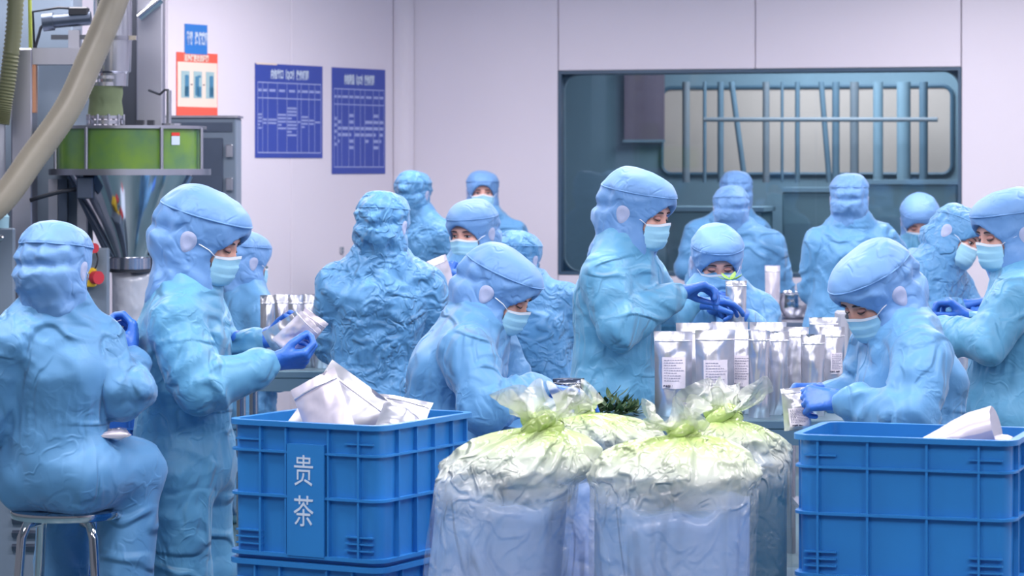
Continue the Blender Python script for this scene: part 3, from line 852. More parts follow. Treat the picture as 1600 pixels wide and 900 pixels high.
# dark cabinet on the wall side, right of the hopper
DC = 15.2; UC = DC / F
t = empty('steel_cabinet', ((340 - 800) * UC, DC, 0)); tag(t, 'dark grey steel cabinet under the orange poster', 'cabinet')
zc = CAM_H - (184 - HZ) * UC
R_ = Matrix.Rotation(math.radians(20), 4, 'Z')
cb = MB().box((-0.09, 0.15, zc / 2), (0.38, 0.3, zc), bev=0.006).obj('body', M['grey_paint'], t)
MB().box((-0.09, 0.145, zc + 0.006), (0.40, 0.32, 0.012)).obj('top', M['steel_brushed'], t)
d = MB().box((-0.11, -0.006, zc - 0.5), (0.28, 0.014, 0.78), bev=0.004).obj('door', M['steel_dark'], t)
for z in (zc - 0.18, zc - 0.36, zc - 0.56):
    MB().box((0.065, -0.016, z), (0.036, 0.02, 0.07), bev=0.004).obj('hinge', M['steel_brushed'], d)
MB().box((-0.09, -0.004, zc - 0.05), (0.34, 0.01, 0.05)).obj('head_rail', M['steel_dark'], t)

# ---------------------------------------------------------------- stool, louvred unit
def make_stool(loc, seat_z, label):
    t = empty('metal_stool', loc); tag(t, label, 'stool', 'round steel stools')
    MB().lathe([(0.0, seat_z - 0.022), (0.155, seat_z - 0.022), (0.160, seat_z - 0.012), (0.158, seat_z - 0.002), (0.148, seat_z), (0.0, seat_z)], n=40, cap=False).obj('seat', M['chrome'], t, smooth=50)
    for k in range(4):
        a = math.radians(45 + 90 * k - 6)
        d_ = np.array([math.cos(a), math.sin(a), 0])
        pth = [d_ * 0.09 + [0, 0, seat_z - 0.03], d_ * 0.128 + [0, 0, seat_z - 0.035], d_ * 0.145 + [0, 0, seat_z - 0.07], d_ * 0.165 + [0, 0, seat_z * 0.5], d_ * 0.185 + [0, 0, 0.004]]
        MB().tube(pth, 0.0135, 12).obj('leg', M['chrome'], t, smooth=True)
        MB().lathe([(0.018, 0), (0.018, 0.025)], tuple(d_ * 0.185), 12).obj('rubber_foot', M['black'], t)
    ring_ = [(0.17 * math.cos(2 * math.pi * i / 32), 0.17 * math.sin(2 * math.pi * i / 32), seat_z * 0.42) for i in range(33)]
    MB().tube(ring_, 0.008, 8, False).obj('foot_ring', M['chrome'], t, smooth=True)
    return t
t = empty('louvred_unit', W(-6, 800, 9.3) * [1, 1, 0]); tag(t, 'grey blue louvred housing low behind the seated worker', 'housing')
MB().box((0, 0.2, 0.36), (0.28, 0.3, 0.72), bev=0.01).obj('body', M['grey_paint'], t)
for i in range(9):
    MB().box((0.09, 0.043, 0.66 - i * 0.045), (0.09, 0.016, 0.018), R=np.array(Matrix.Rotation(0.5, 3, 'X'))).obj('louver', M['steel_dark'], t)
# ---------------------------------------------------------------- tables
def table(name, x0, x1, y0, y1, z, label, mt='steel_brushed'):
    t = empty(name, ((x0 + x1) / 2, (y0 + y1) / 2, 0)); tag(t, label, 'table')
    w, d = x1 - x0, y1 - y0
    MB().box((0, 0, z - 0.015), (w, d, 0.03), bev=0.004).obj('tabletop', M[mt], t)
    for sy_ in (-1, 1): MB().box((0, sy_ * (d / 2 - 0.012), z - 0.055), (w - 0.02, 0.02, 0.05)).obj('apron', M[mt], t)
    for sx_ in (-1, 1):
        for sy_ in (-1, 1):
            MB().cyl((sx_ * (w / 2 - 0.05), sy_ * (d / 2 - 0.05), 0), (sx_ * (w / 2 - 0.05), sy_ * (d / 2 - 0.05), z - 0.03), 0.019, n=14).obj('leg', M['steel'], t, smooth=40)
    MB().box((0, 0, 0.22), (w - 0.1, d - 0.1, 0.02)).obj('lower_shelf', M[mt], t)
    return t
TZ = 0.76
M['table_green'] = mat('table steel', srgb(120, 150, 165), 0.35, 0.7)
table('steel_table', 0.02, 1.20, 8.92, 9.42, TZ, 'steel packing table under the front row of silver pouches', 'table_green')
table('steel_table', -1.12, -0.42, 11.08, 11.72, TZ, 'steel table under the silver pouches behind the blue crate', 'table_green')
table('steel_table', 1.08, 2.45, 10.62, 11.45, TZ, 'steel table carrying the grey sealing machine')
table('steel_table', 1.28, 2.55, 14.60, 15.20, TZ, 'steel table below the window with the steel bowl')

# ---------------------------------------------------------------- crates
def rloop(hw, hd, r, n=5):
    p = []
    for cx, cy, a0 in ((hw - r, hd - r, 0), (-hw + r, hd - r, 90), (-hw + r, -hd + r, 180), (hw - r, -hd + r, 270)):
        for i in range(n + 1):
            a = math.radians(a0 + 90 * i / n)
            p.append((cx + r * math.cos(a), cy + r * math.sin(a)))
    return p
def band_mesh(hw, hd, z0, z1, out, r):
    a = rloop(hw + out, hd + out, r + out); b = rloop(hw - 0.006, hd - 0.006, r - 0.004)
    n = len(a); vs = [(x, y, z0) for x, y in a] + [(x, y, z1) for x, y in a] + [(x, y, z1) for x, y in b] + [(x, y, z0) for x, y in b]
    fs = []
    for k in range(4):
        k2 = (k + 1) % 4
        for i in range(n):
            j = (i + 1) % n
            fs.append((k * n + i, k * n + j, k2 * n + j, k2 * n + i))
    m = MB(); m._add(vs, fs); return m
def crate(loc, rz, w, d, h, front_ribs, side_ribs, label, mt='crate', logo=False, group=None):
    t = empty('plastic_crate', loc, rz); tag(t, label, 'crate', group)
    hw, hd, r, th = w / 2 - 0.014, d / 2 - 0.014, 0.035, 0.006
    o1 = rloop(hw, hd, r); i1 = rloop(hw - th, hd - th, r - th)
    n = len(o1)
    tp = 0.985
    vs = [(x * tp, y * tp, 0) for x, y in o1] + [(x, y, h) for x, y in o1] + [(x, y, h) for x, y in i1] + [(x * tp, y * tp, 0.012) for x, y in i1]
    fs = []
    for k in range(3):
        for i in range(n):
            j = (i + 1) % n
            fs.append((k * n + i, k * n + j, (k + 1) * n + j, (k + 1) * n + i))
    fs.append(tuple(range(n - 1, -1, -1))); fs.append(tuple(3 * n + i for i in range(n)))
    m = MB(); m._add(vs, fs); m.obj('body', M[mt], t, smooth=35)
    band_mesh(hw, hd, h - 0.012, h + 0.002, 0.016, r).obj('rim', M[mt], t, smooth=35)
    band_mesh(hw, hd, h - 0.083, h - 0.077, 0.012, r).obj('upper_band', M[mt], t, smooth=35)
    band_mesh(hw, hd, h * 0.46, h * 0.46 + 0.007, 0.013, r).obj('middle_band', M[mt], t, smooth=35)
    band_mesh(hw, hd, 0.012, 0.022, 0.014, r).obj('lower_band', M[mt], t, smooth=35)
    rib_f = MB().box((0, 0, (h - 0.02) / 2 + 0.012), (0.006, 0.014, h - 0.026)).mesh('rib', M[mt])
    rib_s = MB().box((0, 0, (h - 0.02) / 2 + 0.012), (0.014, 0.006, h - 0.026)).mesh('rib', M[mt])
    for fx_ in front_ribs:
        add('rib', rib_f, t, Matrix.Translation((fx_ * w / 2, -hd - 0.004, 0)))
        add('rib', rib_f, t, Matrix.Translation((fx_ * w / 2, hd + 0.004, 0)))
    for fy_ in side_ribs:
        add('rib', rib_s, t, Matrix.Translation((hw + 0.004, fy_ * d / 2, 0)))
        add('rib', rib_s, t, Matrix.Translation((-hw - 0.004, fy_ * d / 2, 0)))
    # small reinforcing ledges at the corners
    led = MB().box((0, 0, 0), (0.085, 0.012, 0.004)).mesh('corner_ledge', M[mt])
    for sx_ in (-1, 1):
        for z in (0.042, 0.060, 0.078, h - 0.05):
            add('corner_ledge', led, t, Matrix.Translation((sx_ * (w / 2 - 0.075), -hd - 0.003, z)))
    if logo:
        MB().box((logo * w / 2, -hd - 0.007, h * 0.45), (w * 0.235, 0.020, h * 0.80)).obj('name_panel', M[mt], t)
        for ch, zf in (('贵', 0.645), ('茶', 0.355)):
            add('lettering', text_mesh(ch, 0.080, mat=M['print_white'], sy=1.12, sx=0.84), t, Matrix.Translation((logo * w / 2 - 0.005, -hd - 0.0178, h * zf)))
    return t
def pallet(x, y, rz, w, d, label):
    t = empty('plastic_pallet', (x, y, 0), rz); tag(t, label, 'pallet')
    for i in range(5):
        MB().box((0, (i - 2) * d / 5, 0.105), (w, d / 5 - 0.012, 0.022)).obj('deck_board', M['crate_dark'], t)
    for i in range(3):
        MB().box(((i - 1) * (w / 2 - 0.04), 0, 0.047), (0.07, d, 0.094)).obj('runner', M['crate_dark'], t)
CH = 0.376
ZC = 0.872 - CH
# left crate stack: corner nearest the camera at pixel (592, 668)
cor = W(596, 668, 7.46); rzl = math.radians(-28.5)
wl, dl = 0.50, 0.52
ex = np.array([math.cos(rzl), math.sin(rzl), 0]); ey = np.array([-math.sin(rzl), math.cos(rzl), 0])
cl = cor - ex * wl / 2 + ey * dl / 2
pallet(cl[0], cl[1], rzl, wl + 0.02, dl + 0.02, 'blue plastic pallet under the crate lettered in white')
crate((cl[0], cl[1], 0.118), rzl, wl, dl, CH, (-0.62, -0.30, 0.30, 0.62), (-0.55, -0.1, 0.3, 0.65), 'lower blue crate beneath the crate lettered in white')
CRL = crate((cl[0], cl[1], ZC), rzl, wl, dl, CH, (-0.55, -0.22, 0.32, 0.70), (-0.62, -0.25, 0.12, 0.5, 0.8), 'blue plastic crate with white Chinese lettering, full of silver pouches', logo=0.05)
# right crate stack
corr = W(1586, 691.5, 7.06); rzr = math.radians(-19)
wr_, dr_ = 0.575, 0.40
ex2 = np.array([math.cos(rzr), math.sin(rzr), 0]); ey2 = np.array([-math.sin(rzr), math.cos(rzr), 0])
cr = corr - ex2 * wr_ / 2 + ey2 * dr_ / 2
pallet(cr[0], cr[1], rzr, wr_ + 0.02, dr_ + 0.02, 'blue plastic pallet under the unlettered crate at the right')
crate((cr[0], cr[1], 0.118), rzr, wr_, dr_, CH, (-0.75, -0.3, 0.25, 0.7), (-0.6, 0, 0.6), 'lower blue crate beneath the unlettered crate at the right')
CRR = crate((cr[0], cr[1], ZC), rzr, wr_, dr_, CH, (-0.76, -0.31, 0.22, 0.68), (-0.6, 0, 0.6), 'large blue crate without lettering at the right edge, holding a rolled pouch')
# dark crates behind the seated worker
cd = W(205, 600, 9.75)
pallet(cd[0], cd[1], 0.1, 0.5, 0.4, 'dark blue pallet under the crates beside the stool')
crate((cd[0], cd[1], 0.118), 0.1, 0.48, 0.38, CH, (-0.6, 0, 0.6), (-0.5, 0.5), 'dark blue crate with a small white label behind the stool', 'crate_dark')
crate((cd[0], cd[1], ZC), 0.1, 0.48, 0.38, CH, (-0.6, 0, 0.6), (-0.5, 0.5), 'dark blue upper crate between the seated and the standing worker', 'crate_dark')
tg = empty('paper_label', (cd[0] + 0.075, cd[1] - 0.215, 0)); tag(tg, 'small white printed label on the dark crate behind the stool', 'label')
MB().box((0, 0, 0.33), (0.075, 0.002, 0.05)).obj('sheet', M['print_white'], tg)
mb = MB()
for z in (0.322, 0.332): bars(mb, -0.03, 0.03, z, 0.004, 4)
tag(mb.obj('printed_rows', M['ink_dark'], tg), kind='stuff')

# ---------------------------------------------------------------- foil pouches
def pouch_body(w, h, T, seed, top=0.0, lean=0.0, open_top=0.0, nu=12, nv=22, bulge=0.85):
    r = np.random.RandomState(seed)
    ph = r.rand(3) * 50
    rows = []
    for j in range(nv + 1):
        v = j / nv
        prof = (0.55 + 0.45 * min(v / 0.12, 1)) * (1 - max(0, (v - 0.45) / 0.55) ** 1.6 * bulge)
        if v > 0.9: prof *= max(0.06 + open_top, 1 - (v - 0.9) / 0.1)
        row = []
        for side in (-1, 1):
            for i in range(nu + 1 if side < 0 else nu - 1):
                u = (-1 + 2 * i / nu) if side < 0 else (1 - 2 * (i + 1) / nu)
                th = T * prof * (1 - abs(u) ** 2.4) + 0.0012
                nz = noise3(np.array([[u * 2.2 + ph[0], v * 4 + ph[1], side * 3.0 + ph[2]]]))[0] - 0.5
                nz2 = noise3(np.array([[u * 5 + ph[1], v * 9 + ph[2], side * 3.0]]))[0] - 0.5
                x = u * w / 2 * (1 - 0.05 * prof)
                y = side * th + (nz * 0.012 + nz2 * 0.006) * (1 if v > 0.05 else v / 0.05) * (1 - abs(u) ** 4 * 0.6)
                row.append((x, y + lean * v * v * h, v * h))
        rows.append(row)
    return np.array(rows)
def pouch_mesh(w, h, T, seed, **k):
    P = pouch_body(w, h, T, seed, **k)
    a, b = P.shape[:2]
    m = MB()
    fs = [(i * b + j, i * b + (j + 1) % b, (i + 1) * b + (j + 1) % b, (i + 1) * b + j) for i in range(a - 1) for j in range(b)]
    fs.append(tuple(range(b - 1, -1, -1))); fs.append(tuple((a - 1) * b + j for j in range(b)))
    m._add(P.reshape(-1, 3), fs)
    return m, P
def surf(P, u, v, nu=12):
    a = P.shape[0] - 1
    fv = min(max(v * a, 0), a - 1e-4); j = int(fv); t_ = fv - j
    fu = min(max((u + 1) / 2 * nu, 0), nu - 1e-4); i = int(fu); s_ = fu - i
    g = P[:, :nu + 1]
    return (g[j, i] * (1 - s_) + g[j, i + 1] * s_) * (1 - t_) + (g[j + 1, i] * (1 - s_) + g[j + 1, i + 1] * s_) * t_
M['label_paper'] = mat('white printed label', srgb(222, 216, 228), 0.6)
def pouch(loc, rz, w, h, T, seed, label, name='foil_pouch', mt='foil', has_label=False, R=None, lu=(-0.62, 0.62), lv=(0.33, 0.70), group=None, **k):
    t = empty(name, loc, rz)
    if R is not None: t.matrix_basis = Matrix.Translation(tuple(loc)) @ R
    tag(t, label, 'pouch', group)
    m, P = pouch_mesh(w, h, T, seed, **k)
    m.obj('pouch_body', M[mt], t, smooth=60)
    off = np.array([0, -0.0025, 0])
    sb_ = np.array([[surf(P, u, v) + off * (1.6 if c in (1, 2) else 1) for c, v in enumerate((0.880, 0.885, 0.895, 0.90))] for u in np.linspace(-0.97, 0.97, 13)])
    MB().grid(sb_).obj('zip_seal', M['sealband'], t, smooth=True)
    if has_label:
        g = np.array([[surf(P, u, v) + off * 1.4 for v in np.linspace(lv[0], lv[1], 9)] for u in np.linspace(lu[0], lu[1], 9)])
        lb = MB().grid(g).obj('label_sheet', M['label_paper'], t, smooth=True)
        mb = MB(); r = random.Random(seed)
        for q in range(9):
            v = lv[1] - (0.035 + 0.03 * q) * (lv[1] - lv[0]) / 0.37 * 1.0
            u = lu[0] + 0.1
            end = lu[1] - r.uniform(0.08, 0.5)
            while u < end:
                l = r.uniform(0.05, 0.14)
                mb.box(surf(P, u + l / 2, v) + off * 2.0, (l * w / 2, 0.0006, 0.0022)); u += l + 0.04
        tag(mb.obj('printed_rows', M['ink_line2'], lb), kind='stuff')
        p = surf(P, (lu[0] * 0.52 + lu[1] * 0.48) - 0.16, lv[0] + 0.03) + off * 2.4
        add('lettering', text_mesh('净含量：250克', w * 0.058, mat=M['ink_dark'], bold=0.0004), lb, Matrix.Translation(tuple(p)))
    return t
M['ink_line2'] = mat('grey ink', srgb(150, 150, 172), 0.6)

def stand(px, pyb, D, wpx, hpx, seed, label, z=TZ, **k):
    p = W(px, pyb, D); s = F / D
    return pouch((p[0], D, z), k.pop('rz', 0.0), wpx / s, hpx / s, k.pop('T', 0.035), seed, label, **k)
G1 = 'silver pouches standing on the packing table'
stand(1052, 648, 9.08, 61, 132, 1, 'silver pouch with white label, nearest the standing worker at the table', has_label=True, group=G1)
stand(1117, 650, 9.06, 63, 135, 2, 'silver pouch with white label, second in the front row', has_label=True, lv=(0.28, 0.66), group=G1)
stand(1160, 648, 9.17, 52, 131, 3, 'silver pouch with label, half hidden as third in the front row', has_label=True, group=G1)
stand(1186, 650, 9.02, 34, 136, 4, 'slim unlabelled silver pouch with a dark line near its foot', T=0.03, group=G1)
stand(1216, 648, 9.12, 36, 130, 5, 'silver pouch right of the slim one on the table', T=0.035, group=G1, rz=0.3)
stand(1244, 648, 9.22, 40, 133, 6, 'silver pouch with dented top, sixth on the table', group=G1, rz=-0.2)
stand(1270, 648, 9.08, 38, 127, 7, 'silver pouch second from the right end of the table row', group=G1)
stand(1300, 648, 9.25, 40, 132, 8, 'silver pouch with label at the right end of the table row', has_label=True, lu=(-0.2, 0.8), lv=(0.45, 0.70), group=G1)
p = W(1186, 636, 8.985)
# second row, mostly hidden
for i, (x, d_, nm) in enumerate(((1085, 9.3, 'behind the first two'), (1200, 9.33, 'behind the slim one'), (1140, 9.34, 'behind the second and third'))):
    stand(x, 648, d_, 58, 136, 20 + i, f'silver pouch in the second row {nm}', group=G1)
# pouches on the left rear table
for i, x in enumerate((418, 441, 462, 483, 503, 522)):
    o_ = ('next to the standing worker', 'second', 'third', 'fourth', 'fifth', 'nearest the worker in the crumpled suit')[i]
    stand(x, 577, 11.24 + 0.05 * (i % 2), 24, 114, 30 + i, f'narrow silver pouch on the rear table, {o_}', T=0.03, group='narrow silver pouches on the rear table', rz=0.2 * (i % 3 - 1))
# others
stand(1207, 500, 14.85, 24, 84, 41, 'tall white pouch standing on the table below the window', T=0.03, mt='foil_white', group=None)
stand(1507, 588, 10.75, 34, 90, 42, 'silver canister pouch with a wide label behind the right crate', T=0.045, has_label=True, lu=(-0.9, 0.9), lv=(0.35, 0.9))
stand(1287, 520, 10.8, 46, 92, 43, 'small open silver pouch behind the table row', T=0.03)
# held pouch of the woman facing the camera
hp = W(1150, 514, 10.185)
pouch((hp[0], hp[1], hp[2] - 0.0), 0.1, 34 / (F / 10.12), 76 / (F / 10.12), 0.03, 44, 'slim silver pouch held upright, topped with a green tea leaf', open_top=0.3)
# green leaf on the held pouch
lf = empty('tea_leaf', W(1141, 437, 10.185)); tag(lf, 'bright green tea leaves poking out of the held pouch', 'leaf')
M['leaf'] = mat('tea leaf', srgb(132, 178, 70), 0.5, var=0.2, vscale=60)
M['leaf_dark'] = mat('dark tea leaf', srgb(62, 96, 58), 0.6, var=0.3, vscale=60)
def leaf_mesh(L_, w_, bend):
    pts = np.zeros((9, 3, 3))
    for i in range(9):
        s = i / 8
        ww = w_ * math.sin(math.pi * min(1, s * 0.97 + 0.03)) ** 0.8
        for j in (-1, 0, 1):
            pts[i, j + 1] = (s * L_, j * ww, bend * s * s - 0.25 * ww * (1 - abs(j)))
    return MB().grid(pts).mesh('leaf', M['leaf'], True)
lm = leaf_mesh(0.05, 0.010, 0.012)
for i, (az, el) in enumerate(((10, 12), (160, 2), (60, 22), (-30, 6), (130, 15))):
    add('leaf', lm, lf, Matrix.Rotation(math.radians(az), 4, 'Z') @ Matrix.Rotation(math.radians(-el), 4, 'Y'))
# pouches held by the standing worker at the left
def tilt(rx, ry, rz): return Matrix.Rotation(rz, 4, 'Z') @ Matrix.Rotation(ry, 4, 'Y') @ Matrix.Rotation(rx, 4, 'X')
for i, (x, y, dd, ry, nm, mt) in enumerate(((425, 545, 0.07, 1.02, 'clear silver pouch nearest the worker, held in gloved hands', 'foil'),
                                       (440, 545, 0.02, 0.80, 'white pouch in the middle of the three held ones', 'foil_white'),
                                       (456, 545, 0.045, 0.62, 'silver pouch outermost of the three held ones', 'foil_white'))):
    p = W(x, y, 8.27 + dd)
    pouch(p, 0, 0.085 if i else 0.12, 0.125, 0.010, 50 + i, nm, R=tilt(0.25, ry, 0.1 * i), mt=mt, bulge=0.4)
p = W(706, 478, 11.82)
pouch(p, 0, 0.105, 0.215, 0.012, 55, 'white pouch held up by the woman with the uncovered eyes and blue gloves', R=tilt(0.1, -0.38, 0.2), mt='foil_white', bulge=0.4)
p = W(212, 682, 7.86)
pouch(p + [-0.055, 0, 0.002], 0, 0.09, 0.09, 0.010, 56, 'small white pouch resting on the knee of the seated worker', R=tilt(-1.5, 0, 0.3), mt='foil_white')
# pouches in the lettered crate
def in_crate(fx_, fy_, base, R, w, h, T, seed, label, mt, **k):
    c = cl + ex * fx_ + ey * fy_
    pouch((c[0], c[1], base), 0, w, h, T, seed, label, R=R, mt=mt, **k)
in_crate(-0.13, -0.10, 0.71, tilt(-0.28, 0.60, rzl + 0.25), 0.22, 0.32, 0.022, 61, 'clear silver pouch leaning up at the left of the lettered crate', 'foil', bulge=0.6)
in_crate(0.05, -0.11, 0.725, tilt(-0.22, -0.48, rzl + 0.15), 0.15, 0.29, 0.02, 62, 'bright white pouch leaning in the middle of the lettered crate', 'foil_white', bulge=0.6)
in_crate(0.09, 0.0, 0.76, tilt(-0.72, 0.15, rzl + 0.3), 0.19, 0.21, 0.035, 63, 'crumpled silver pouch toward the back of the lettered crate', 'foil', bulge=0.6)
in_crate(0.16, -0.07, 0.80, tilt(-1.0, 0.5, rzl + 0.6), 0.12, 0.19, 0.025, 64, 'small folded silver pouch at the right of the lettered crate', 'foil', bulge=0.6)
in_crate(0.0, -0.20, 0.62, tilt(-1.5, 0.0, rzl), 0.22, 0.36, 0.03, 65, 'silver pouch lying flat beneath the others in the lettered crate', 'foil')
in_crate(0.0, -0.20, 0.535, tilt(-1.5, 0.0, rzl), 0.34, 0.36, 0.03, 66, 'wide silver pouch at the very bottom of the pile in the lettered crate', 'foil')
# rolled pouch in the right crate
a = W(1428, 697, 7.30); b = W(1557, 668, 7.22)
t = empty('rolled_pouch', a); tag(t, 'rolled white pouch sticking out of the right crate', 'pouch')
dv = b - a; L_ = np.linalg.norm(dv); dv /= L_
pa = []
nrm = np.cross(dv, [0, 0, 1]); nrm /= np.linalg.norm(nrm); upv = np.cross(nrm, dv)
for i in range(15):
    s = i / 14
    hgt = 0.022 + 0.034 * min(1, s * 1.4)
    row = []
    for k in range(24):
        an = 2 * math.pi * k / 24
        w_ = 0.055
        row.append(dv * s * L_ + nrm * w_ * math.cos(an) + upv * (hgt * math.sin(an) - 0.012 * (1 - s)) + upv * 0.004 * (noise3(np.array([[s * 6, math.cos(an) * 3, math.sin(an) * 3]]))[0] - 0.5))
    row.append(row[0])
    pa.append(row)
MB().grid(np.array(pa)).obj('roll', M['foil_white'], t, smooth=True)
rows_ = np.array(pa)[-1]
MB()._add([tuple(np.mean(rows_[:-1], 0) - dv * 0.012)] + [tuple(x) for x in rows_], [(0, i, i + 1) for i in range(1, 25)]).obj('folded_end', M['foil'], t)
MB().ball(dv * L_ * 1.03 - upv * 0.04, (0.035, 0.03, 0.02)).obj('crumpled_tip', M['foil_white'], t, smooth=True)
# pouch in the hands of the seated worker at the right
p = W(1247, 672, 8.2)
pouch(p, 0, 46 / (F / 8.2), 66 / (F / 8.2), 0.028, 70, 'small silver pouch with label held by the seated worker at the right', has_label=True, R=tilt(-0.1, -0.06, 0.15), lu=(-0.7, 0.75), lv=(0.08, 0.52))

# steel bowl and sealing machine
p = W(1240, 497, 14.9)
t = empty('steel_bowl', (p[0], 14.9, TZ)); tag(t, 'shiny steel bowl on the table below the window', 'bowl')
MB().lathe([(0.05, 0.0), (0.075, 0.02), (0.088, 0.06), (0.088, 0.10), (0.082, 0.125), (0.086, 0.135), (0.078, 0.135), (0.078, 0.06), (0.0, 0.03)], n=40, cap=False).obj('bowl_wall', M['chrome'], t, smooth=40)
MB().ball((0, 0, 0.118), (0.074, 0.074, 0.02), 24, 8).obj('lid', M['chrome'], t, smooth=True)
for i in range(6):
    a = i * 1.05
    MB().ball((0.045 * math.cos(a), 0.045 * math.sin(a), 0.138), 0.014, 10, 6).obj('measuring_ball', M['chrome'], t, smooth=True)
p = W(1347, 573, 11.2)
t = empty('sealing_machine', (p[0], 11.25, TZ)); tag(t, 'pale grey sealing machine with vent slots on the table', 'machine')
hh = (573 - 484) * 11.2 / F
MB().box((0, 0, hh / 2), (0.19, 0.16, hh), bev=0.008).obj('body', M['grey_light'], t)
MB().box((-0.055, -0.082, hh / 2), (0.006, 0.006, hh * 0.9)).obj('panel_edge', M['grey_paint'], t)
for i in range(4):
    MB().box((0.035, -0.082, hh - 0.075 - i * 0.014), (0.035, 0.006, 0.004)).obj('vent_slot', M['black'], t)
MB().box((0.02, -0.02, hh + 0.01), (0.06, 0.06, 0.02), bev=0.004).obj('clamp_head', M['black'], t)
MB().lathe([(0.012, 0), (0.014, 0.012), (0.008, 0.02)], (-0.05, -0.03, hh), 12).obj('knob', M['chrome'], t)
p = W(1545, 590, 10.9)
t = empty('tray_rack', (p[0], 10.95, TZ)); tag(t, 'polished tray rack on the table behind the right worker', 'rack')
MB().box((0, 0, 0.01), (0.16, 0.2, 0.02)).obj('tray', M['chrome'], t)
MB().box((0, 0, 0.12), (0.16, 0.2, 0.012)).obj('tray', M['chrome'], t)
for sx_ in (-1, 1):
    MB().box((sx_ * 0.07, 0, 0.07), (0.012, 0.012, 0.14)).obj('post', M['steel'], t)
# dark bag of tea with leaves beside the seated woman's hand
p = W(888, 640, 9.15)
M['dark_foil'] = mat('dark foil bag', srgb(70, 82, 104), 0.25, 0.6, bump=0.4, bscale=12, ridged=True)
pouch((p[0], 9.15, TZ), 0.3, 0.11, 0.115, 0.05, 80, 'dark grey open foil bag beside the gloved hand behind the sacks', mt='dark_foil', open_top=0.6, bulge=0.3)
t = empty('leaf_heap', (W(952, 0, 9.08)[0], 9.12, TZ)); tag(t, 'small heap of dark green tea leaves on the table behind the sacks', 'leaves')
dm = leaf_mesh(0.05, 0.009, 0.01).copy(); dm.materials[0] = M['leaf_dark']
rr2 = random.Random(4); hb = MB()
base = np.array([v.co[:] for v in dm.vertices]); bf = [tuple(q.vertices) for q in dm.polygons]
for i in range(160):
    R_ = np.array((Matrix.Rotation(rr2.uniform(0, 6.28), 3, 'Z') @ Matrix.Rotation(rr2.uniform(-0.9, 0.5), 3, 'Y')))
    rad = 0.085 * math.sqrt(rr2.random()); an = rr2.uniform(0, 6.28)
    hb._add(base @ R_.T + [rad * math.cos(an), rad * math.sin(an), 0.008 + (0.085 - rad) * 0.9 * rr2.random()], bf)
o = hb.obj('leaves', M['leaf_dark'], t); tag(o, kind='stuff')

# ---------------------------------------------------------------- big plastic sacks
def film_mat():
    m = bpy.data.materials.new('plastic film'); m.use_nodes = True
    nt = m.node_tree; N = nt.nodes; L = nt.links
    b = N['Principled BSDF']
    b.inputs['Base Color'].default_value = srgb(226, 236, 196)
    b.inputs['Roughness'].default_value = 0.17
    b.inputs['Specular IOR Level'].default_value = 0.8
    creases(m, [(6, (1, 1, 0.7), (0.3, 0.5, 0.2), 0.10, 0.022), (11, (1, 1, 1), (0.5, -0.4, 0.9), 0.10, 0.010), (20, (1, 1, 1), (0.2, 0.7, 0.4), 0.10, 0.004)])
    at = N.new('ShaderNodeAttribute'); at.attribute_name = 'layers'
    mr = N.new('ShaderNodeMapRange'); mr.inputs['To Min'].default_value = 0.06; mr.inputs['To Max'].default_value = 0.93
    L.new(at.outputs['Fac'], mr.inputs['Value']); L.new(mr.outputs['Result'], b.inputs['Alpha'])
    mx_ = N.new('ShaderNodeMix'); mx_.data_type = 'RGBA'
    mx_.inputs[6].default_value = srgb(226, 230, 226); mx_.inputs[7].default_value = srgb(186, 212, 128)
    pw = N.new('ShaderNodeMath'); pw.operation = 'POWER'; pw.inputs[1].default_value = 4.5
    L.new(at.outputs['Fac'], pw.inputs[0]); L.new(pw.outputs[0], mx_.inputs[0]); L.new(mx_.outputs[2], b.inputs['Base Color'])
    return m
M['film'] = film_mat()
M['sack_fill'] = creases(mat('pale blue sack contents', srgb(128, 172, 226), 0.5, var=0.18, vscale=3, col2=srgb(158, 182, 230), coat=0.3), [(4, (1, 1, 0.25), (0, 0, 0.2), 0.12, 0.012), (9, (1, 1, 0.4), (0.1, 0.1, 0.4), 0.10, 0.006)])
M['sack_fill_dark'] = mat('dark teal sack contents', srgb(42, 100, 132), 0.5, var=0.2, vscale=5, coat=0.4)
def attr(me, vals):
    a_ = me.attributes.new('layers', 'FLOAT', 'POINT')
    a_.data.foreach_set('value', np.asarray(vals, np.float32))
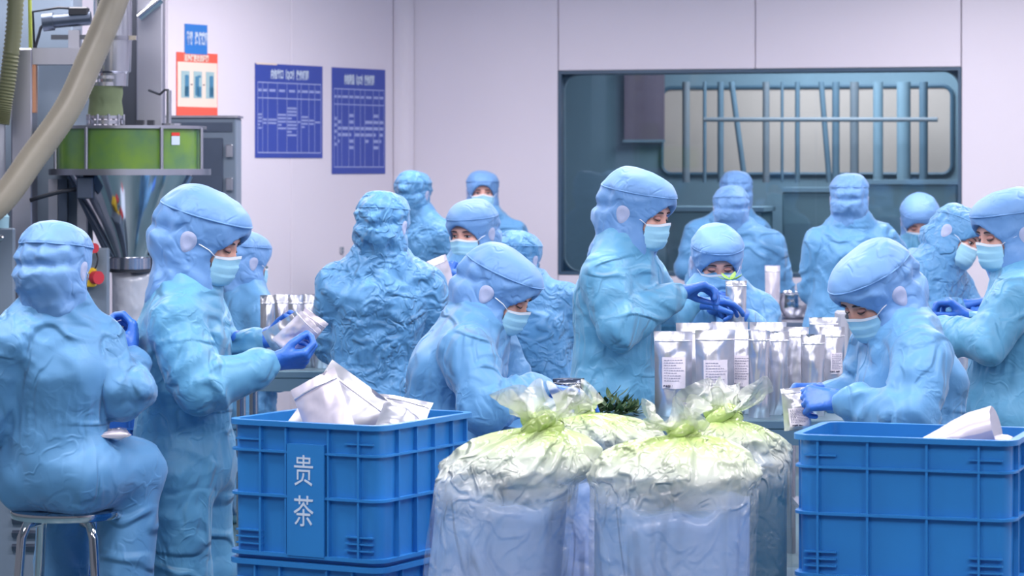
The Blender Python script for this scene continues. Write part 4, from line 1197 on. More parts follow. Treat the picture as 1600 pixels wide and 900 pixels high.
def sack(px, D, rpx, shoulder_y, knot_px, knot_y, top_y, seed, label, fill='sack_fill', flare=0.0, fill_y=None, shear=0.0, kscale=1.0, film_min=0.09):
    s = F / D; r0 = rpx / s
    zs = W(0, shoulder_y, D)[2]; zk = W(0, knot_y, D)[2]; zt2 = W(0, top_y, D)[2]
    base = W(px, 0, D); base[2] = 0
    t = empty('plastic_sack', base); tag(t, label, 'sack')
    kx = (knot_px - px) / s
    n, nv = 128, 70
    th = np.linspace(0, 2 * math.pi, n, endpoint=False)
    rg = np.random.RandomState(seed); ph = rg.rand(6) * 6.28
    V = []; A = []
    zlist = np.concatenate([np.linspace(0.0, zs - 0.10, 30), np.linspace(zs - 0.10, zk, nv - 30 + 1)[1:]])
    for z in zlist:
        if z < zs - 0.06:
            r = r0 * (1 + flare * (zs - z)); q = 0.0
        else:
            q = (z - (zs - 0.06)) / (zk - (zs - 0.06))
            r = r0 * (max(0.0, 1 - q ** 2.1) ** 0.75) + 0.030 * q
        fold = (np.abs(np.sin(6.5 * th + ph[0] + 0.6 * np.sin(3 * th + ph[1]))) - 0.5) * 0.22 + (np.abs(np.sin(11 * th + ph[2])) - 0.5) * 0.14
        amp = 0.015 + 0.9 * min(1, max(0, q - 0.10) * 1.5) if q < 0.85 else 1.0
        rr_ = r * (1 + fold * amp * 0.55)
        lump = (noise3(np.stack([np.cos(th) * 2.2 + seed, np.sin(th) * 2.2, np.full(n, z * 7)], 1)) - 0.5) * 0.05 * (0.4 + 1.0 * min(1, q / 0.25)) * min(1, r / 0.1)
        lump += (ridge(np.stack([np.cos(th) * 5 + seed, np.sin(th) * 5, np.full(n, z * 16)], 1)) - 0.5) * (0.003 + 0.024 * min(1, q / 0.25)) * min(1, r / 0.1)
        lump += (np.power(ridge(np.stack([np.cos(th) * 9 + seed * 3, np.sin(th) * 9, np.full(n, z * 30)], 1)), 2) - 0.4) * (0.002 + 0.012 * min(1, q / 0.25)) * min(1, r / 0.1)
        rr_ = rr_ + lump
        cxo = kx * q ** 1.2 + shear * (zs - z)
        for a_, r_ in zip(th, rr_):
            V.append((cxo + r_ * math.cos(a_), r_ * math.sin(a_) * (1.0), z))
        qa = min(1.0, max(0.0, (z - (zs - 0.13)) / (zk - (zs - 0.13))))
        wob = 0.12 * (noise3(np.stack([np.cos(th) * 3 + seed, np.sin(th) * 3, np.full(n, z * 8)], 1)) - 0.5) * (1 if qa > 0 else 0)
        A += list(np.clip(film_min + (1.02 - film_min) * np.clip(qa + wob, 0, 1) ** 0.75, 0, 1) * np.ones(n))
    m = MB(); k = len(zlist)
    m._add(V, [(i * n + j, i * n + (j + 1) % n, (i + 1) * n + (j + 1) % n, (i + 1) * n + j) for i in range(k - 1) for j in range(n)] + [tuple(range(n - 1, -1, -1))])
    me = m.mesh('film', M['film'], True); attr(me, A); add('film', me, t)
    # filling
    zf = W(0, fill_y, D)[2] if fill_y else zs - 0.05
    V = []; prof = []
    for z in np.linspace(0.01, zf, 18): prof.append((r0 * (1 + flare * (zs - z)) - 0.016, z, 1))
    for q in np.linspace(0.1, 1, 8): prof.append(((r0 - 0.014) * (1 - q) + 0.001, zf + 0.015 * q, 1))
    for r, z, _ in prof:
        for j in range(48):
            a_ = 2 * math.pi * j / 48
            dz = 0.11 * (noise3(np.array([[math.cos(a_) * 2.5 + seed, math.sin(a_) * 2.5, 0]]))[0] - 0.5) if z > zf - 0.05 else 0
            V.append((shear * (zs - z) + r * math.cos(a_), r * math.sin(a_), z + dz))
    m = MB(); m._add(V, [(i * 48 + j, i * 48 + (j + 1) % 48, (i + 1) * 48 + (j + 1) % 48, (i + 1) * 48 + j) for i in range(len(prof) - 1) for j in range(48)])
    m.obj('contents', M[fill], t, smooth=True)
    # knot: a twisted ring of film
    kn = []
    for i in range(40):
        a_ = 2 * math.pi * i / 40 * 2
        rad = (0.030 + 0.012 * math.cos(a_ * 1.5)) * kscale
        kn.append((kx + rad * math.cos(a_ * 1.0), rad * math.sin(a_) * 0.9, zk + 0.004 + 0.020 * math.sin(a_ * 1.5) * kscale))
    kn.append(kn[0])
    m = MB().tube(kn, 0.021 * kscale, 12, False)
    me = m.mesh('knot', M['film'], True); attr(me, [1.0] * len(me.vertices)); add('knot', me, t)
    # ruffled frill above the knot
    nv2 = 26; V = []; A = []
    for i in range(nv2 + 1):
        q = i / nv2
        r = 0.026 + (0.085 * kscale - 0.026) * q ** 0.7
        z = zk + 0.01 + (zt2 - zk - 0.01) * (q ** 0.9)
        fold = 1 + (0.2 + 0.5 * q) * np.sin(4 * th + ph[3] + 1.6 * q) * 0.5 + 0.35 * q * np.sin(7 * th + ph[4] - 2 * q) + 0.5 * (ridge(np.stack([np.cos(th) * 3 + seed, np.sin(th) * 3, np.full(n, q * 2.5)], 1)) - 0.5)
        zz = z + 0.030 * q * np.sin(3 * th + ph[5]) + 0.018 * q * np.sin(8 * th + ph[0])
        for a_, f_, z_ in zip(th, fold, zz):
            V.append((kx + 0.025 * q * math.sin(ph[1]) + r * f_ * math.cos(a_), r * f_ * 0.75 * math.sin(a_), z_))
        A += [0.95 - 0.45 * q] * n
    m = MB(); m._add(V, [(i * n + j, i * n + (j + 1) % n, (i + 1) * n + (j + 1) % n, (i + 1) * n + j) for i in range(nv2) for j in range(n)])
    me = m.mesh('frill', M['film'], True); attr(me, A); add('frill', me, t)
    return t
sack(791, 7.35, 111, 718, 845, 668, 622, 11, 'tied clear plastic sack with pale blue filling, nearest the lettered crate', flare=0.08, fill_y=765, shear=-0.10)
sack(1050, 7.22, 131, 722, 1066, 680, 645, 12, 'largest tied clear sack with pale blue filling, in the middle', fill_y=778, kscale=0.8)
sack(1146, 8.1, 92, 690, 1128, 655, 612, 13, 'tied clear sack with dark filling beside the right crate', fill='sack_fill_dark', fill_y=745, film_min=0.0)
sack(952, 8.15, 90, 668, 912, 645, 618, 14, 'tied clear sack with greenish crumpled top behind the two front sacks', fill_y=730, kscale=0.55)

# clear bag clipped under the filling nozzle
M['clear_bag'] = mat('clear bag film', srgb(205, 212, 225), 0.12, spec=0.9, alpha=0.72, bump=0.6, bscale=14, bdist=0.02, ridged=True)
p = W(205, 505, 13.0)
m, P = pouch_mesh(0.185, mz(424) - mz(512), 0.085, 91, bulge=0.15, nv=24)
o = m.obj('filling_bag', M['clear_bag'], M=Matrix.Translation((mx(205), 13.0, mz(512))), smooth=True)
tag(o, 'clear plastic bag clamped under the funnel nozzle', 'bag')
t = empty('bag_stand', (mx(205), 13.0, 0)); tag(t, 'steel stand carrying the clear filling bag', 'stand')
zz = mz(512)
MB().box((0, 0, zz - 0.012), (0.22, 0.22, 0.02)).obj('plate', M['steel_brushed'], t)
MB().cyl((0, 0, 0), (0, 0, zz - 0.02), 0.04, n=16).obj('post', M['steel_dark'], t)
MB().box((0, 0, 0.01), (0.3, 0.3, 0.02)).obj('foot', M['steel_dark'], t)
# ---------------------------------------------------------------- people
def v3(*a): return np.array(a, float)
def unit(v): return v / (np.linalg.norm(v) + 1e-9)
def frame(yaw, pitch=0.0, roll=0.0):
    """Columns right, forward, up. yaw 0 faces the camera, 90 faces picture right, 180 faces away."""
    y, p, r = math.radians(yaw), math.radians(pitch), math.radians(roll)
    f = v3(math.sin(y), -math.cos(y), 0); rt = v3(-math.cos(y), -math.sin(y), 0); u = v3(0, 0, 1)
    f2 = f * math.cos(p) - u * math.sin(p); u2 = u * math.cos(p) + f * math.sin(p)
    rt2 = rt * math.cos(r) + u2 * math.sin(r); u3 = u2 * math.cos(r) - rt * math.sin(r)
    return np.stack([rt2, f2, u3], 1)
def mat4(R, o):
    m = Matrix.Identity(4)
    for i in range(3):
        for j in range(3): m[i][j] = float(R[i, j])
        m[i][3] = float(o[i])
    return m

# ---- head with a face (local: x right, y forward, z up, origin between the eyes' level and the ears)
def head_sdf(p):
    d = ell(p, (0, -0.010, 0.020), (0.072, 0.090, 0.088))
    d = smin(d, ell(p, (0, 0.020, -0.035), (0.062, 0.072, 0.082)), 0.03)
    d = smin(d, ell(p, (0, 0.052, -0.096), (0.030, 0.030, 0.024)), 0.03)
    d = smin(d, seg(p, (0, -0.015, -0.06), (0, -0.015, -0.12), 0.050, 0.046), 0.03)
    d = smin(d, seg(p, (-0.04, 0.074, 0.022), (0.04, 0.074, 0.022), 0.012, 0.012), 0.02)
    d = smin(d, seg(p, (0, 0.086, 0.004), (0, 0.100, -0.034), 0.008, 0.0125), 0.012)
    for s in (-1, 1):
        d = smax(d, -ell(p, (s * 0.031, 0.094, 0.000), (0.019, 0.014, 0.012)), 0.012)
        d = smin(d, ell(p, (s * 0.036, 0.066, -0.035), (0.024, 0.020, 0.022)), 0.02)
    return d
hv, hf = nets(head_sdf, (-0.1, -0.12, -0.19), (0.1, 0.13, 0.14), 0.0055)
HEAD_ME = np_mesh('head', hv, hf, M['skin'])
def eye_mesh(closed):
    mb = MB()
    if not closed:
        mb.ball((0, 0, 0), (0.0135, 0.006, 0.0058), 14, 8)
        mb.mat = 1; mb.ball((0, 0.0042, -0.0008), (0.0056, 0.003, 0.0052), 12, 6)
    mb.mat = 2
    up = [(x, 0.004 + 0.004 * (1 - (x / 0.014) ** 2), (0.0055 - 0.004 * (x / 0.014) ** 2) if not closed else (-0.0045 + 0.003 * (x / 0.014) ** 2)) for x in np.linspace(-0.0145, 0.0145, 9)]
    mb.tube(up, [0.0008, 0.0014, 0.0019, 0.0021, 0.0022, 0.0021, 0.0019, 0.0014, 0.0008], 6)
    mb.mat = 3
    mb.ball((0, -0.0005, 0.0055 if not closed else 0.001), (0.0150, 0.0068, 0.0042 if not closed else 0.0068), 14, 8)
    return mb.mesh('eye', [M['eyewhite'], M['iris'], M['hair'], M['lid']], True)
EYE_OPEN, EYE_DOWN = eye_mesh(False), eye_mesh(True)
BROW = {}
for s in (-1, 1):
    pth = [(s * x, 0.091 - 7 * (x - 0.02) ** 2, 0.0185 + 0.003 * math.sin((x - 0.012) / 0.034 * 3.1)) for x in np.linspace(0.014, 0.047, 7)]
    BROW[s] = MB().tube(pth, [0.0018, 0.0026, 0.0028, 0.0027, 0.0023, 0.0017, 0.0010], 6).mesh('eyebrow', M['hair'], True)
# ---- pleated mask
def mask_surface(u, v):
    a = u * 1.22
    drop = 0.098 + 0.006 * math.cos(a)
    x = 0.0735 * math.sin(a) * (1 - 0.10 * v * v)
    bul = 0.011 * math.sin(math.pi * min(1, v * 1.05)) * math.cos(a) ** 2
    nose = 0.010 * math.exp(-(u / 0.22) ** 2) * max(0, 1 - v * 1.3)
    y = 0.047 + 0.058 * math.cos(a) + bul + nose - 0.030 * max(0, v - 0.72) / 0.28 * math.cos(a)
    z = -0.014 - 0.010 * (1 - math.cos(a)) * (1 - v) - drop * v + 0.010 * math.exp(-(u / 0.3) ** 2) * (1 - v)
    y += -0.0030 * (((v * 4.0) % 1.0) if 0.12 < v < 0.88 else 0) * math.cos(a)
    return (x, y, z)
mp = np.array([[mask_surface(u, v) for v in np.linspace(0, 1, 30)] for u in np.linspace(-1, 1, 25)])
mb = MB().grid(mp); MASK_ME = mb.mesh('face_mask', M['mask'], True)
mbw = MB().grid(np.array([[np.array(mask_surface(u, v)) + [0, 0.0012, 0] for v in (0.0, 0.03, 0.07)] for u in np.linspace(-1, 1, 25)]))
BAND_ME = mbw.mesh('nose_band', M['mask_white'], True)
LOOP = {}
for s in (-1, 1):
    LOOP[s] = MB().tube([mask_surface(s * 0.98, 0.03), (s * 0.080, 0.050, -0.012), (s * 0.088, 0.02, -0.006)], 0.0016, 6).mesh('ear_loop', M['mask_white'], True)
# ---- gloved hands (local: wrist at origin, fingers +y, palm -z, thumb at -x for a right hand)
def hand_mesh(pose, side):
    curls = {'relaxed': [(18, 22, 14), (20, 25, 16), (24, 28, 16), (28, 30, 18)], 'grip': [(42, 55, 35), (50, 60, 38), (55, 62, 40), (60, 64, 40)],
             'pinch': [(48, 38, 12), (50, 45, 20), (42, 48, 28), (38, 45, 28)], 'flat': [(8, 10, 6), (8, 10, 6), (10, 12, 6), (12, 12, 8)]}[pose]
    thumb = {'relaxed': (-0.62, 0.72, -0.30), 'grip': (-0.35, 0.72, -0.62), 'pinch': (-0.30, 0.78, -0.58), 'flat': (-0.7, 0.7, -0.1)}[pose]
    segs = []
    kn = [(-0.031, 0.088), (-0.010, 0.093), (0.011, 0.089), (0.030, 0.080)]
    ln = [(0.043, 0.026, 0.021), (0.047, 0.029, 0.022), (0.043, 0.027, 0.021), (0.034, 0.020, 0.018)]
    for (x, y), c, l in zip(kn, curls, ln):
        p = v3(x, y, 0.004); a = 0.0; sp = x * 1.6
        for q in range(3):
            a += math.radians(c[q])
            n_ = p + l[q] * v3(sp * math.cos(a) * 0.6, math.cos(a), -math.sin(a))
            segs.append((p, n_, 0.0100 - 0.0007 * q, 0.0096 - 0.0008 * q)); p = n_
    tb = v3(-0.024, 0.030, -0.006); td = unit(np.array(thumb))
    p1 = tb + td * 0.042; d2 = unit(td + v3(0.35, 0.35, -0.10)); p2 = p1 + d2 * 0.032; d3 = unit(d2 + v3(0.25, 0.2, -0.1)); p3 = p2 + d3 * 0.024
    segs += [(tb, p1, 0.0150, 0.0120), (p1, p2, 0.0118, 0.0105), (p2, p3, 0.0103, 0.0090)]
    def f(p):
        if side < 0: p = p * np.array([-1, 1, 1], np.float32)
        d = seg(p, (0, -0.07, 0), (0, 0.005, 0), 0.031, 0.026)
        for (x, y) in kn:
            d = smin(d, seg(p, (x * 0.55, 0.012, 0), (x, y, 0.003), 0.0165, 0.0125), 0.012)
        d = smin(d, ell(p, (-0.020, 0.034, -0.010), (0.018, 0.032, 0.014)), 0.012)
        g = None
        for a, b, ra, rb in segs:
            q = seg(p, a, b, ra, rb); g = q if g is None else np.minimum(g, q)
        return smin(d, g, 0.006)
    hv_, hf_ = nets(f, (-0.12, -0.11, -0.15), (0.12, 0.21, 0.06), 0.0042)
    return np_mesh('glove', hv_, hf_, M['glove'])
HANDS = {}
def hand(pose, side):
    if (pose, side) not in HANDS: HANDS[(pose, side)] = hand_mesh(pose, side)
    return HANDS[(pose, side)]
# ---- boots
def boot_sdf(p):
    d = seg(p, (0, 0, 0.16), (0, -0.005, 0.05), 0.056, 0.050)
    d = smin(d, seg(p, (0, -0.03, 0.042), (0, 0.13, 0.036), 0.042, 0.040), 0.03)
    return smax(d, -p[:, 2], 0.006)
bv, bf_ = nets(boot_sdf, (-0.09, -0.11, -0.02), (0.09, 0.2, 0.25), 0.011)
BOOT_ME = np_mesh('boot', bv, bf_, M['boot'])

def hood_mesh(neck_local, seed, crumple, mt):
    nl = np.array(neck_local)
    tilt_ = np.random.RandomState(seed + 100).uniform(-0.1, 0.1)
    def f(p):
        d = ell(p, (0, -0.012, 0.036), (0.100, 0.124, 0.112))
        d = smax(d, (p[:, 2] - 0.130 + 0.10 * p[:, 1] + tilt_ * p[:, 0]) * 0.98, 0.035)
        d = smin(d, ell(p, (0, -0.062, -0.026), (0.092, 0.088, 0.085)), 0.03)
        d = smin(d, ell(p, (0, 0.010, -0.070), (0.084, 0.094, 0.080)), 0.03)
        d = smin(d, seg(p, (0, -0.018, -0.085), nl * 0.97 + np.array([0, -0.010, 0.0]), 0.092, 0.098), 0.04)
        op = smax(np.sqrt((p[:, 0] / 0.064) ** 2 + ((p[:, 2] + 0.040) / 0.088) ** 2) - 1.0, -(p[:, 1] - 0.012) / 0.06, 0.1) * 0.062
        return smax(d, -op, 0.008)
    lo = np.minimum(v3(-0.16, -0.2, -0.2), nl - 0.15); hi = np.maximum(v3(0.16, 0.17, 0.18), nl + 0.15)
    v, fc = nets(f, lo, hi, 0.0075)
    n = grad(f, v)
    ph = np.random.RandomState(seed).rand(3) * 40
    amp = 0.007 + 0.005 * crumple
    wq = (np.stack([noise3(v * 7 + ph), noise3(v * 7 + ph + 5), noise3(v * 7 + ph + 11)], 1) - 0.5) * 2.2
    low = noise3(v * 6 + ph + 31)
    q1 = np.stack([v[:, 0] * 6, v[:, 1] * 7 + v[:, 2] * 5, v[:, 2] * 20 - v[:, 1] * 8], 1)
    q2 = np.stack([v[:, 0] * 16, v[:, 1] * 15 + v[:, 2] * 6, v[:, 2] * 6], 1)
    disp = amp * (np.power(ridge(q1 + ph + wq), 2.0) - 0.45) * (0.5 + low) + amp * 0.8 * (np.power(ridge(q2 + ph + 7 + wq), 2.0) - 0.45) * (1.4 - low)
    disp += amp * 0.35 * (ridge(v * 34 + ph + wq) - 0.5)
    # the smooth crown panel, its seam, and the elastic gather round the back
    plane = v[:, 2] - 0.066 - 0.10 * (v[:, 1] - 0.05)
    up = 1 / (1 + np.exp(-np.clip(plane / 0.002, -40, 40)))
    disp = disp * (1 - 0.65 * up) + 0.007 * up * np.exp(-np.clip(plane, 0, 1) / 0.03)
    back = np.clip((-v[:, 1] + 0.01) / 0.06, 0, 1)
    disp -= 0.014 * np.exp(-((v[:, 2] - 0.018 - 0.25 * v[:, 1]) / 0.014) ** 2) * back
    ang = np.arctan2(v[:, 0], -v[:, 1])
    disp += 0.0055 * np.sin(ang * 13 + ph[0] + 2 * wq[:, 0]) * np.exp(-((v[:, 2] - 0.005) / 0.05) ** 2) * back
    disp -= 0.006 * np.exp(-((v[:, 2] + 0.105) / 0.02) ** 2) * back
    edge = np.exp(-((np.sqrt((v[:, 0] / 0.064) ** 2 + ((v[:, 2] + 0.040) / 0.088) ** 2) - 1.0) / 0.15) ** 2) * (v[:, 1] > 0.02)
    disp *= (1 - 0.85 * edge)
    ear = np.exp(-(((v[:, 1] + 0.008) / 0.04) ** 2 + ((v[:, 2] + 0.012) / 0.045) ** 2)) * (np.abs(v[:, 0]) > 0.05)
    disp *= (1 - 0.85 * np.clip(ear * 1.6, 0, 1))
    vd = v + n * disp[:, None]
    ring = []
    for a in np.linspace(0, 2 * math.pi, 44, endpoint=False):
        q = v3(0.12 * math.sin(a), -0.012 + 0.15 * math.cos(a), 0)
        for _ in range(14):
            q[2] = 0.066 + 0.10 * (q[1] - 0.05)
            dd = float(f(q[None].astype(np.float32))[0])
            w = v3(math.sin(a), math.cos(a), 0); q = q - w * dd * 0.8
        i = int(np.argmin(((v - q) ** 2).sum(1)))
        ring.append(q + n[i] * (disp[i] + 0.0005))
    ring = np.array(ring)
    ring = (np.roll(ring, 1, 0) + 2 * ring + np.roll(ring, -1, 0)) / 4
    seam = MB().tube(np.vstack([ring, ring[:2]]), 0.0026, 6, False).mesh('crown_seam', mt, True)
    return np_mesh('hood', vd, fc, mt), f, seam
def patch_mesh(f, side):
    """Oval mesh patch over the ear, laid on the hood surface."""
    ring = [(0.0, 0.0)] + [(k / 4 * math.cos(a), k / 4 * math.sin(a)) for k in range(1, 5) for a in np.linspace(0, 2 * math.pi, 20, endpoint=False)]
    pts = np.array([(side * 0.2, -0.008 + (0.022 + 0.006 * b) * a, -0.012 + 0.029 * b) for a, b in ring], np.float32)
    for _ in range(40):
        pts[:, 0] -= side * np.clip(f(pts), -0.02, 0.05).astype(np.float32) * 0.8
    pts[:, 0] += side * 0.0045
    pts[1 + 60:, 0] -= side * 0.004
    m = MB(); fs = [(0, 1 + i, 1 + (i + 1) % 20) for i in range(20)]
    for k in range(3):
        fs += [(1 + k * 20 + i, 1 + (k + 1) * 20 + i, 1 + (k + 1) * 20 + (i + 1) % 20, 1 + k * 20 + (i + 1) % 20) for i in range(20)]
    m._add(pts, fs)
    return m.mesh('ear_patch', M['patch'], True)

HEAD_SCALE = 0.97
def person(label, D, head, yaw, pitch=10, roll=0, neck=None, pelvis=None, tyaw=None, R=None, L=None, sit=False, seed=1, mt='suit',
           crumple=0.0, res=0.0115, eyes='down', poseR='grip', poseL='grip', dirR=None, dirL=None, palmR=None, palmL=None, hs=1.0, group='workers in blue coveralls',
           bulk=1.0, knee=None, dhead=0.0, dneck=0.0, seat_dz=0.10, sh_w=0.175):
    rs = np.random.RandomState(seed)
    hsz = HEAD_SCALE * hs
    Hc = W(head[0], head[1], D + dhead)
    HR = frame(yaw, pitch, roll)
    tyaw = yaw if tyaw is None else tyaw
    TR = frame(tyaw); rt, fw = TR[:, 0], TR[:, 1]
    N_ = W(neck[0], neck[1], D + dneck) if neck else Hc - HR[:, 1] * 0.05 + v3(0, 0, -0.17)
    Pv = W(pelvis[0], pelvis[1], D + (pelvis[2] if len(pelvis) > 2 else 0))
    spine = unit(N_ - Pv)
    base = v3(Pv[0], Pv[1], 0)
    rt_s = unit(rt - spine * (rt @ spine))
    fw_s = np.cross(spine, rt_s)
    chest = N_ - spine * 0.15 - fw_s * 0.015
    waist = Pv + (N_ - Pv) * 0.36
    def P_(q): return W(q[0], q[1], D + q[2])
    joints = {}
    for nm, sgn, spec in (('R', 1, R), ('L', -1, L)):
        sh = N_ + rt_s * sgn * sh_w - spine * 0.08
        el = wr = None
        if spec:
            if spec[0] is not None: sh = P_(spec[0])
            if spec[1] is not None: el = P_(spec[1])
            if len(spec) > 2 and spec[2] is not None: wr = P_(spec[2])
        if el is None: el = sh - v3(0, 0, 0.255) + rt * sgn * 0.06 + fw * 0.05
        # keep the upper arm at a natural length
        if np.linalg.norm(el - sh) > 0.34: el = sh + unit(el - sh) * 0.34
        if wr is None: wr = el + fw * 0.21 + v3(0, 0, 0.04) - rt * sgn * 0.08
        joints[nm] = (sh, el, wr)
    legs = []
    for i, sgn in enumerate((1, -1)):
        hip = Pv + rt * sgn * 0.085 - v3(0, 0, 0.03)
        if sit:
            kn = hip + fw * 0.39 + rt * sgn * 0.09 - v3(0, 0, 0.0)
            if knee is not None and knee[i] is not None: kn = P_(knee[i])
            an = v3(kn[0], kn[1], 0.10) - fw * 0.08
        else:
            kn = v3(hip[0], hip[1], hip[2] * 0.53) + fw * 0.03
            an = v3(hip[0], hip[1], 0.10) + rt * sgn * 0.02
        legs.append((hip, kn, an))
    b_ = bulk
    def f(p):
        d = eseg(p, chest, waist, rt_s, 0.172 * b_, 0.128 * b_, 0.150 * b_, 0.122 * b_)
        d = smin(d, eseg(p, waist, Pv, rt_s, 0.150 * b_, 0.122 * b_, 0.172 * b_, 0.138 * b_), 0.04)
        d = smin(d, seg(p, N_ - spine * 0.08, N_ + (Hc - N_) * 0.20, 0.112, 0.090), 0.07)
        for sh, el, wr in joints.values():
            d = smin(d, seg(p, N_ - spine * 0.035, sh, 0.085, 0.070), 0.05)
            d = smin(d, seg(p, N_ + spine * 0.035, sh, 0.080, 0.058), 0.05)
            ed = unit(wr - el)
            a = smin(seg(p, sh, el, 0.080 * b_, 0.072), seg(p, el, wr - ed * 0.05, 0.072, 0.056), 0.025)
            a = smin(a, seg(p, wr - ed * 0.045, wr - ed * 0.008, 0.050, 0.038), 0.012)
            d = smin(d, a, 0.012)
        for hip, kn, an in legs:
            d = smin(d, smin(seg(p, hip, kn, 0.112, 0.088), seg(p, kn, an, 0.088, 0.072), 0.03), 0.03)
        return d
    allp = np.array([chest, waist, Pv, N_] + [q for j in joints.values() for q in j] + [q for l in legs for q in l])
    v, fc = nets(f, allp.min(0) - 0.2, allp.max(0) + 0.2, res)
    n = grad(f, v, 0.006)
    ph = rs.rand(3) * 60
    # cloth folds: long ridges that follow the limbs and fan over the trunk
    A = 0.0095 + 0.002 * crumple
    wq = (np.stack([noise3(v * 4 + ph), noise3(v * 4 + ph + 9), noise3(v * 4 + ph + 17)], 1) - 0.5) * 2.0
    low = noise3(v * 3.5 + ph + 41)
    loc = np.stack([(v - Pv) @ rt_s, (v - Pv) @ fw_s, (v - Pv) @ spine], 1)
    sg = np.where(loc[:, 0] > 0, 1, -1)
    d1 = np.stack([loc[:, 0] * 3.5 + sg * loc[:, 2] * 1.5, loc[:, 1] * 4, loc[:, 2] * 10 - np.abs(loc[:, 0]) * 9], 1)
    d2 = np.stack([loc[:, 0] * 12 + loc[:, 2] * 2.5, loc[:, 1] * 9, loc[:, 2] * 3], 1)
    r1 = np.power(ridge(d1 + ph + wq), 2.2); r2 = np.power(ridge(d2 + ph + 23 + wq * 1.2), 2.2)
    disp = A * (r1 - 0.4) * np.clip(1.8 * low, 0.2, 1.3) + A * 0.8 * (r2 - 0.4) * np.clip(1.8 * (1 - low), 0.2, 1.3)
    disp += A * 0.35 * (ridge(v * 21 + ph + wq * 2) - 0.5)
    if crumple:
        disp += 0.006 * crumple * (np.power(ridge(v * 17 + ph + wq * 3), 1.6) - 0.4) + 0.004 * crumple * (ridge(v * 36 + ph + wq * 3) - 0.5)
    armw = np.zeros(len(v)); armd = np.zeros(len(v))
    for (sh, el, wr) in joints.values():
        l1 = np.linalg.norm(el - sh)
        for a, b, s0 in ((sh, el, -l1), (el, wr, 0.0)):
            ab = b - a; ln = np.linalg.norm(ab); ax = ab / ln
            t = np.clip(((v - a) @ ax) / ln, 0, 1)
            vec = v - a - (t * ln)[:, None] * ax
            near = np.exp(-np.clip(np.linalg.norm(vec, axis=1) - 0.078, 0, 1) / 0.012)
            s = s0 + t * ln
            bend = np.exp(-(s / 0.11) ** 2)
            k = np.stack([s * 17 + vec[:, 2] * 9 + vec[:, 0] * 5, vec[:, 0] * 7, vec[:, 1] * 7 + vec[:, 2] * 4], 1)
            rr_ = np.power(ridge(k + ph + wq * 0.8), 1.8) - 0.42
            k2 = np.stack([s * 5 + vec[:, 1] * 4, vec[:, 0] * 15 + vec[:, 2] * 12, vec[:, 1] * 15], 1)
            rr2_ = np.power(ridge(k2 + ph + 12 + wq), 2.0) - 0.42
            dd_ = rr_ * (0.010 + 0.016 * bend) + rr2_ * 0.010 * (1 - bend)
            m_ = near > armw
            armd = np.where(m_, dd_, armd); armw = np.maximum(armw, near)
    disp = disp * (1 - 0.85 * armw) + armd * armw
    w_ = np.exp(-(((v - waist) @ spine) / 0.045) ** 2)
    torso = np.clip(1.6 - np.hypot(loc[:, 0] / 0.17, loc[:, 1] / 0.14), 0, 1)
    disp += w_ * torso * (0.006 * np.sin(np.arctan2(loc[:, 1], loc[:, 0]) * 30 + ph[1]) - 0.012)
    bk = np.exp(-(loc[:, 0] / 0.035) ** 2) * (loc[:, 1] < -0.03) * (loc[:, 2] > 0.12) * torso
    disp += bk * 0.0045 * np.sin((loc[:, 2] + np.abs(loc[:, 0]) * 0.8) * 2 * math.pi / 0.034)
    v = v + n * disp[:, None]
    t = empty('person', base); tag(t, label, 'person', group)
    T0 = Matrix.Translation(tuple(-base))
    add('coverall', np_mesh('coverall', v - base, fc, M[mt]), t)
    # hood and head
    HM = mat4(HR * hsz, Hc)
    nl = HR.T @ ((N_ - Hc) / hsz)
    hme, hfun, sme = hood_mesh(nl, seed, crumple, M['hood'] if mt != 'suit_crumpled' else M['suit_crumpled'])
    hd = add('hood', hme, t, T0 @ HM)
    add('crown_seam', sme, hd)
    for s in (-1, 1):
        add('ear_patch', patch_mesh(hfun, s), hd)
    hdo = add('head', HEAD_ME, t, T0 @ HM)
    for s in (-1, 1):
        add('eye', EYE_OPEN if eyes == 'open' else EYE_DOWN, hdo, Matrix.Translation((s * 0.031, 0.0815, 0.0)) @ Matrix.Rotation(-s * 0.22, 4, 'Z'))
        add('eyebrow', BROW[s], hdo)
    mk = add('face_mask', MASK_ME, t, T0 @ HM)
    add('nose_band', BAND_ME, mk)
    for s in (-1, 1): add('ear_loop', LOOP[s], mk)
    # gloves
    for nm, sgn, pose, dr, pm in (('R', 1, poseR, dirR, palmR), ('L', -1, poseL, dirL, palmL)):
        sh, el, wr = joints[nm]
        y_ = unit(np.array(dr, float)) if dr is not None else unit(wr - el)
        pn = np.array(pm, float) if pm is not None else v3(0, 0, -1)
        z_ = -pn; z_ = unit(z_ - y_ * (z_ @ y_)); x_ = np.cross(y_, z_)
        gl = add('glove', hand(pose, sgn), t, T0 @ mat4(np.stack([x_, y_, z_], 1), wr + y_ * 0.012))
    for hip, kn, an in legs:
        add('boot', BOOT_ME, t, T0 @ mat4(TR, v3(an[0], an[1], 0.0)))
    return dict(neck=N_, pelvis=Pv, joints=joints, fw=fw, rt=rt, obj=t, f=f, base=base)

# 1 seated at the far left, back to the camera
person('seated worker at the left with back to camera, on a steel stool', 7.93, (88, 418), 160, 12, 0, neck=(86, 500), pelvis=(88, 724), tyaw=155,
       R=((150, 536, 0.03), (195, 616, -0.01), (205, 562, 0.22)), L=((18, 536, -0.08), (-14, 655, -0.02), None), sit=True, seed=1,
       knee=[(206, 733, 0.13), (110, 735, 0.40)], sh_w=0.155, bulk=0.94, dirR=(-0.02, 0.45, 0.85), palmR=(-1, 0, 0))
make_stool((W(105, 0, 7.97)[0], 7.97, 0), W(0, 795, 7.97)[2], 'round steel stool under the seated worker at the left')
